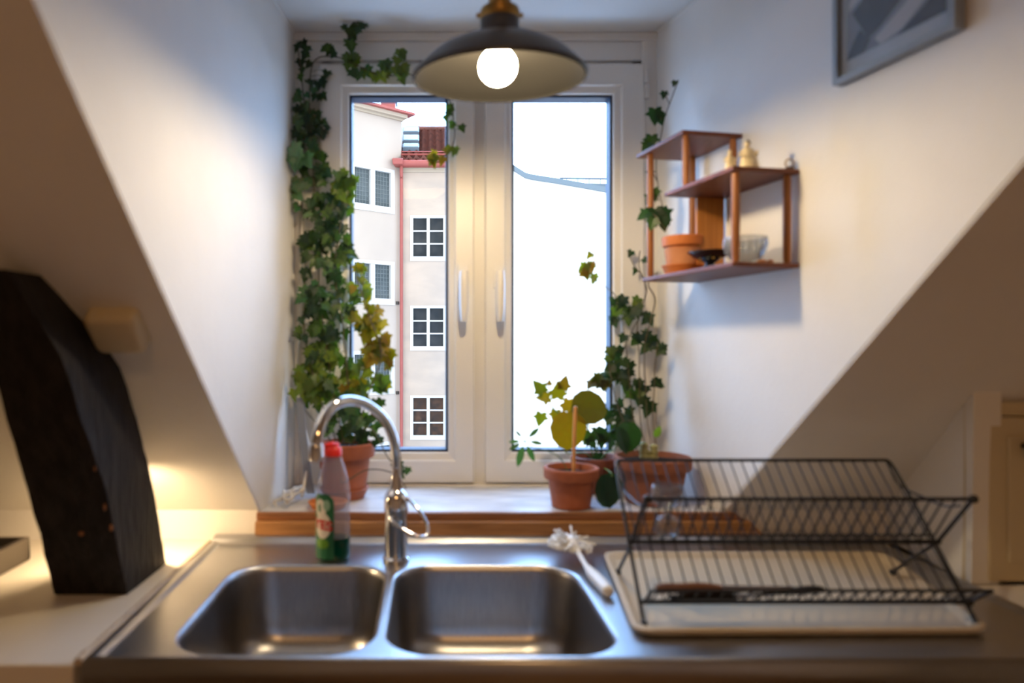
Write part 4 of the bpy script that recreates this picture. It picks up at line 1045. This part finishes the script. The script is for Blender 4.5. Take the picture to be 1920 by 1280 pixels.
art([(.06, .09), (.95, .09), (.95, .95), (.06, .95)], print_mid, .0102)
art([(.08, .38), (.50, .56), (.92, .66), (.92, .72), (.50, .62), (.08, .44)], print_light, .0106)
art([(.12, .36), (.60, .58), (.93, .60), (.93, .42), (.62, .30), (.40, .20), (.28, .16)], print_dark, .0110)
art([(.34, .14), (.60, .24), (.85, .36), (.80, .22), (.60, .12), (.40, .09)], print_light, .0114)
art([(.06, .09), (.24, .09), (.30, .15), (.20, .24), (.13, .18)], print_dark, .0114)
art([(.55, .09), (.95, .09), (.95, .26), (.78, .18)], print_dark, .0118)
art([(.08, .60), (.45, .72), (.45, .90), (.08, .90)], print_light, .0106)
mb = MB(); mb.hexa([pp(0, 0, .0145), pp(1, 0, .0145), pp(1, 0, .0155), pp(0, 0, .0155), pp(0, 1, .0145), pp(1, 1, .0145), pp(1, 1, .0155), pp(0, 1, .0155)]); mb.build('glazing', clear, pf)

# ------------------------------------------------------------------ outside
mb = MB(); mb.box((-40, 8, -8.2), (40, 60, -8.0)); struct(mb.build('ground', asphalt))
FYD = 22.0
def Q(px, py, Y=FYD): return P(px, py, Y)
ap = empty('apartment_building', (0, FYD, -8.0), 'pale plaster apartment building across the courtyard with red drainpipe and tiled roof', 'building')
# straight wing, facing the camera
cor = Vector((Q(752, 0).x, FYD, 0))
wd = (Vector((-2.44, 20.8, 0)) - Vector((-.91, 22.0, 0))); wd.z = 0; wd.normalize()   # along the left wing towards the camera
wnv = Vector((-wd.y, wd.x, 0)); wnv = wnv if wnv.y < 0 else -wnv                       # its outward normal
zE = Q(0, 322).z
def wall_holes(mb, o, u, n, L, z0, z1, holes, th=.3):
    """wall from o along u, with rectangular window openings (u0,u1,z0,z1), thickness back from the face"""
    us = sorted({0.0, L, *[h[0] for h in holes], *[h[1] for h in holes]}); zz = sorted({z0, z1, *[h[2] for h in holes], *[h[3] for h in holes]})
    for i in range(len(us)-1):
        for j in range(len(zz)-1):
            um, zm = (us[i]+us[i+1])/2, (zz[j]+zz[j+1])/2
            if any(h[0] < um < h[1] and h[2] < zm < h[3] for h in holes): continue
            a = o + u*us[i]; b = o + u*us[i+1]
            mb.hexa([a+Vector((0,0,zz[j])), b+Vector((0,0,zz[j])), b-n*th+Vector((0,0,zz[j])), a-n*th+Vector((0,0,zz[j])),
                     a+Vector((0,0,zz[j+1])), b+Vector((0,0,zz[j+1])), b-n*th+Vector((0,0,zz[j+1])), a-n*th+Vector((0,0,zz[j+1]))])
def obox(mb, o, u, n, u0, u1, z0, z1, d0, d1):
    a = o + u*u0; b = o + u*u1; Zv = lambda z: Vector((0, 0, z))
    mb.hexa([a+n*d0+Zv(z0), b+n*d0+Zv(z0), b+n*d1+Zv(z0), a+n*d1+Zv(z0), a+n*d0+Zv(z1), b+n*d0+Zv(z1), b+n*d1+Zv(z1), a+n*d1+Zv(z1)])
def out_window(o, u, n, u0, u1, z0, z1, cols, rows, pane, fw=.10, bar=.05, midbar=None):
    f = MB(); rec = -.10
    obox(f, o, u, n, u0, u0+fw, z0, z1, rec, .02); obox(f, o, u, n, u1-fw, u1, z0, z1, rec, .02)
    obox(f, o, u, n, u0+fw, u1-fw, z1-fw*.8, z1, rec, .02); obox(f, o, u, n, u0+fw, u1-fw, z0, z0+fw*1.4, rec, .03)
    iu0, iu1, iz0, iz1 = u0+fw, u1-fw, z0+fw*1.4, z1-fw*.8
    mbw = midbar or bar
    for k in range(1, cols):
        c_ = iu0 + (iu1-iu0)*k/cols; obox(f, o, u, n, c_-mbw/2, c_+mbw/2, iz0, iz1, rec, .0)
    for k in range(1, rows):
        c_ = iz0 + (iz1-iz0)*k/rows; obox(f, o, u, n, iu0, iu1, c_-bar/2, c_+bar/2, rec, -.02)
    w_ = f.build('window', out_white, ap)
    g = MB(); obox(g, o, u, n, iu0, iu1, iz0, iz1, rec-.02, rec+.01); g.build('pane', pane, w_)
    return w_
XV = Vector((1, 0, 0)); NV = Vector((0, -1, 0))
o1 = Vector((cor.x, FYD, 0))
u0 = Q(769, 0).x - cor.x; u1 = Q(837, 0).x - cor.x
rows_f = [(404, 489), (573, 657), (741, 824), (910, 993)]
holes = [(u0, u1, Q(0, b).z, Q(0, a).z) for a, b in rows_f]
mb = MB(); wall_holes(mb, o1, XV, NV, 3.3, -8.0, zE, holes); mb.build('facade', stucco, ap)
for k, (a_, b_, c_, d_) in enumerate(holes[:4]):
    out_window(o1, XV, NV, a_, b_, c_, d_, 2, 3, out_glass_warm if k >= 2 else out_glass, .10, .045, .10)
# left wing: u measured from the corner towards the camera
wu = wd; 
def wing_u(px):
    # intersection of the pixel column with the wing plane
    k = (px - CX)/F; t = (k*cor.y - cor.x)/(wu.x - k*wu.y); return t
def wing_z(px, py):
    t = wing_u(px); Y = cor.y + wu.y*t; return EYE - (py-CY)*Y/F
wu0, wu1 = wing_u(739.5), wing_u(657)
wu1 = wu0 + (wu1 - wu0)
rows_w = [(319, 401.7), (491.3, 572), (657, 737.7), (826, 906)]
holes_w = [(wu0, wu1, wing_z(739.5, b), wing_z(739.5, a)) for a, b in rows_w]
zW = wing_z(751.5, 226)
mb = MB(); wall_holes(mb, cor, wu, wnv, 6.0, -8.0, zW, holes_w); mb.build('wing_facade', stucco_w, ap)
for a_, b_, c_, d_ in holes_w:
    wo_ = out_window(cor, wu, wnv, a_, b_, c_, d_, 2, 1, out_glass_pale, .14, .05, .17)
    g = MB()                                        # fine net of lead bars
    for k in range(1, 12):
        x = a_+.14 + (b_-a_-.28)*k/12
        if k != 6: obox(g, cor, wu, wnv, x-.006, x+.006, c_+.2, d_-.12, -.09, -.075)
    for k in range(1, 8):
        z = c_+.2 + (d_-c_-.32)*k/8; obox(g, cor, wu, wnv, a_+.14, b_-.14, z-.006, z+.006, -.09, -.075)
    g.build('lattice', mat('lattice_grey', (.17, .19, .19), .6) if 'lattice_grey' not in MATS else MATS['lattice_grey'], wo_)
# closing back of the wing
# cornices
mb = MB()
obox(mb, o1, XV, NV, 0, 3.3, zE-.02, zE+.10, -.3, .06); obox(mb, o1, XV, NV, 0, 3.3, zE+.10, zE+.22, -.3, .14)
mb.build('cornice', cornice_m, ap)
mb = MB()
obox(mb, cor, wu, wnv, -.05, 6, zW-.03, zW+.03, -.3, .08); obox(mb, cor, wu, wnv, -.10, 6, zW+.03, zW+.14, -.3, .22)
mb.build('wing_cornice', cornice_m, ap)
mb = MB()                                            # sheet metal roof edge of the wing
obox(mb, cor, wu, wnv, -.30, 6, zW+.14, zW+.21, -.3, .36)
a = cor + wnv*.36; 
mb.add([cor + wu*(-.30) + wnv*.36 + Vector((0,0,zW+.21)), cor + wu*6 + wnv*.36 + Vector((0,0,zW+.21)), cor + wu*6 - wnv*4 + Vector((0,0,zW+.75)), cor + wu*(-.30) - wnv*.9 + Vector((0,0,zW+.37)),
        cor + wu*(-.30) + wnv*.36 + Vector((0,0,zW+.14)), cor + wu*6 + wnv*.36 + Vector((0,0,zW+.14)), cor + wu*6 - wnv*4 + Vector((0,0,zW+.65)), cor + wu*(-.30) - wnv*.9 + Vector((0,0,zW+.3))],
       [(0,1,2,3), (7,6,5,4), (0,4,5,1), (1,5,6,2), (2,6,7,3), (3,7,4,0)])
mb.build('wing_roof', red_paint, ap)
ch = MB(); qa = Q(714, 200, 24); qb = Q(741, 187, 24); ch.box((qa.x, 24, qa.z-.5), (qb.x, 24.7, qb.z)); ch.build('chimney', red_paint, ap)
ch = MB(); ch.box((qa.x-.02, 23.97, qb.z), (qb.x+.05, 24.73, qb.z+.06)); ch.build('chimney_cap', zinc, ap)
# wing gable side wall above the lower roof (faces the straight wing)
mb = MB(); e0 = cor.copy(); mb.prism([(e0.x, FYD+.0, zE-.3), (e0.x, FYD+5, zE-.3), (e0.x, FYD+5, zW+.12), (e0.x, FYD+.0, zW+.12)], (-.25, 0, 0)); mb.build('gable_side', stucco_w, ap)
# tiled roof
zR0 = Q(0, 304).z; yR0 = FYD - .20; yR1 = 25.2; zR1 = P(0, 246, yR1).z
mb = MB(); nx, ny = 110, 14; x0_, x1_ = cor.x + .01, cor.x + 3.4
ny_rows = 13
for j in range(ny_rows):
    ya = yR0 + (yR1-yR0)*j/ny_rows; yb = yR0 + (yR1-yR0)*(j+1.06)/ny_rows; za = zR0 + (zR1-zR0)*j/ny_rows; zb = zR0 + (zR1-zR0)*(j+1.06)/ny_rows
    vs = []
    for yy, z_, lift in ((ya, za, .00), (ya-.07, za, .11), (yb, zb, .0)):
        for i in range(nx+1):
            x = x0_ + (x1_-x0_)*i/nx; ph = (x/.235) % 1.0
            wv = .06*(math.sin(2*math.pi*ph)) + .012*math.sin(4*math.pi*ph)
            vs.append((x, yy, z_ + lift + wv))
    n1 = nx+1
    mb.add(vs, [(r_*n1+i, r_*n1+i+1, (r_+1)*n1+i+1, (r_+1)*n1+i) for r_ in (0, 1) for i in range(nx)])
mb.build('roof', tile_m, ap, smooth=50)
mb = MB(); mb.hexa([(x0_, yR0+.02, zR0-.22), (x1_, yR0+.02, zR0-.22), (x1_, yR1, zR1-.4), (x0_, yR1, zR1-.4), (x0_, yR0+.02, zR0-.02), (x1_, yR0+.02, zR0-.02), (x1_, yR1, zR1-.02), (x0_, yR1, zR1-.02)]); mb.build('roof_deck', red_paint, ap)
mb = MB(); mb.tube([(x0_, yR1, zR1+.08), (x1_, yR1, zR1+.08)], .10, 10); mb.build('ridge', tile_m, ap, smooth=50)
mb = MB(); zz_ = P(0, 238, yR1).z
mb.tube([(x0_, yR1, zz_), (x1_, yR1, zz_)], .012, 6)
for k in range(4): mb.tube([(x0_+.55+k*.86, yR1, zR1), (x0_+.55+k*.86, yR1, zz_+.03)], .012, 6)
mb.build('ridge_rail', zinc, ap)
for ya_, yb_ in ((251, 260), (266, 277), (283, 290)):
    def roofpt(px, py):
        # ray / roof plane
        m_ = (zR1-zR0)/(yR1-yR0); k_ = (CY-py)/F; Y = (zR0 - EYE - m_*yR0)/(k_ - m_); p = P(px, py, Y); return p
    aa, bb, cc, dd = roofpt(755, yb_), roofpt(786, yb_), roofpt(786, ya_), roofpt(755, ya_)
    up_ = Vector((0, -.4, .9))*.24
    mb = MB(); mb.hexa([p+up_*.45 for p in (aa, bb, cc, dd)] + [p+up_ for p in (aa, bb, cc, dd)]); h_ = mb.build('roof_hatch', zinc, ap)
    s_ = .05
    c4_ = (aa+bb+cc+dd)/4; mb = MB(); mb.hexa([p.lerp(c4_, .12)+up_*1.005 for p in (aa, bb, cc, dd)] + [p.lerp(c4_, .12)+up_*1.1 for p in (aa, bb, cc, dd)]); mb.build('hatch_glass', hatch_m, h_)
# snow guard strip, gutter and drainpipe
a1_ = roofpt(752, 297); mb = MB(); mb.tube([a1_+Vector((0,0,.12)), Vector((x1_, a1_.y, a1_.z+.12))], .04, 6); mb.tube([a1_+Vector((0,0,.22)), Vector((x1_, a1_.y, a1_.z+.22))], .02, 6); mb.build('snow_guard', red_paint, ap, smooth=60)
mb = MB(); zg = Q(0, 314).z; yg = FYD-.26
mb.tube([(cor.x-.0, yg, zg+.07), (x1_, yg, zg+.07)], .11, 14); mb.build('gutter', red_paint, ap, smooth=60)
mb = MB(); hx0 = Q(736, 0, 21.8).x; hx1 = Q(756, 0, 21.8).x
mb.hexa([(hx0+.02, 21.5, zg-.02), (hx1, 21.5, zg-.02), (hx1, 21.95, zg-.02), (hx0+.1, 21.95, zg-.02), (hx0, 21.45, zg+.14), (hx1, 21.45, zg+.14), (hx1, 21.95, zg+.30), (hx0, 21.95, zg+.30)])
mb.build('hopper', red_paint, ap, bevel=.02)
mb = MB(); xp = Q(752.5, 0, 21.8).x
mb.tube(catmull([(xp, 21.75, zg), (xp, 21.75, zg-.15), (xp+.0, 21.84, zg-.40), (xp, 21.86, zg-.6), (xp, 21.86, -3), (xp, 21.86, -7.9)], 4), .052, 12); mb.build('drainpipe', red_paint, ap, smooth=60)
for py in (568, 736):
    t = wing_u(744.5); q_ = cor + wu*t; z = wing_z(744.5, py); mb = MB(); obox(mb, cor, wu, wnv, t-.05, t+.05, z-.05, z+.05, -.01, .05); mb.build('wall_bracket', tray_m, ap)
mb = MB(); a_ = cor + wu*.35
# parked car roof glimpsed below the left pane is too faint to model: ground only

# white building seen through the right pane
nb = empty('neighbouring_building', (2, 15, -8.0), 'bright white walled building with grey roof edge seen through the right pane', 'building')
NY = 15.0
pts = [(935, 300), (962, 311.5), (972, 318), (985, 326), (1000, 329.5), (1043, 336), (1095, 345), (1150, 355), (1260, 374)]
top = [P(px, py+8, NY) for px, py in pts]
poly = [Vector((top[0].x, NY, -8.0))] + top + [Vector((top[-1].x, NY, -8.0))]
mb = MB(); mb.prism(poly, (0, 5, 0)); mb.build('wall', white_wall, nb)
mb = MB()
for i in range(len(pts)-1):
    a = P(*pts[i], NY); b = P(*pts[i+1], NY); d = Vector((0, 0, -.10))
    mb.hexa([a+d+Vector((0,-.10,0)), b+d+Vector((0,-.10,0)), b+d+Vector((0,5.1,0)), a+d+Vector((0,5.1,0)), a+Vector((0,-.10,0)), b+Vector((0,-.10,0)), b+Vector((0,5.1,0)), a+Vector((0,5.1,0))])
mb.build('roof_edge', zinc, nb)
mb = MB(); a = P(1050, 334, 17); b = P(1260, 337, 17); mb.tube([a, b], .022, 6)
for k in range(10):
    p = a.lerp(b, (k+.6)/10); mb.tube([p, p + Vector((0, 0, -.42))], .010, 5)
mb.build('roof_rail', zinc, nb)
mb = MB(); mb.prism([P(1085, 343, 16.9), P(1260, 348, 16.9), P(1260, 380, 16.9), P(1150, 358, 16.9)], (0, .3, 0)); mb.build('upper_roof', zinc, nb)
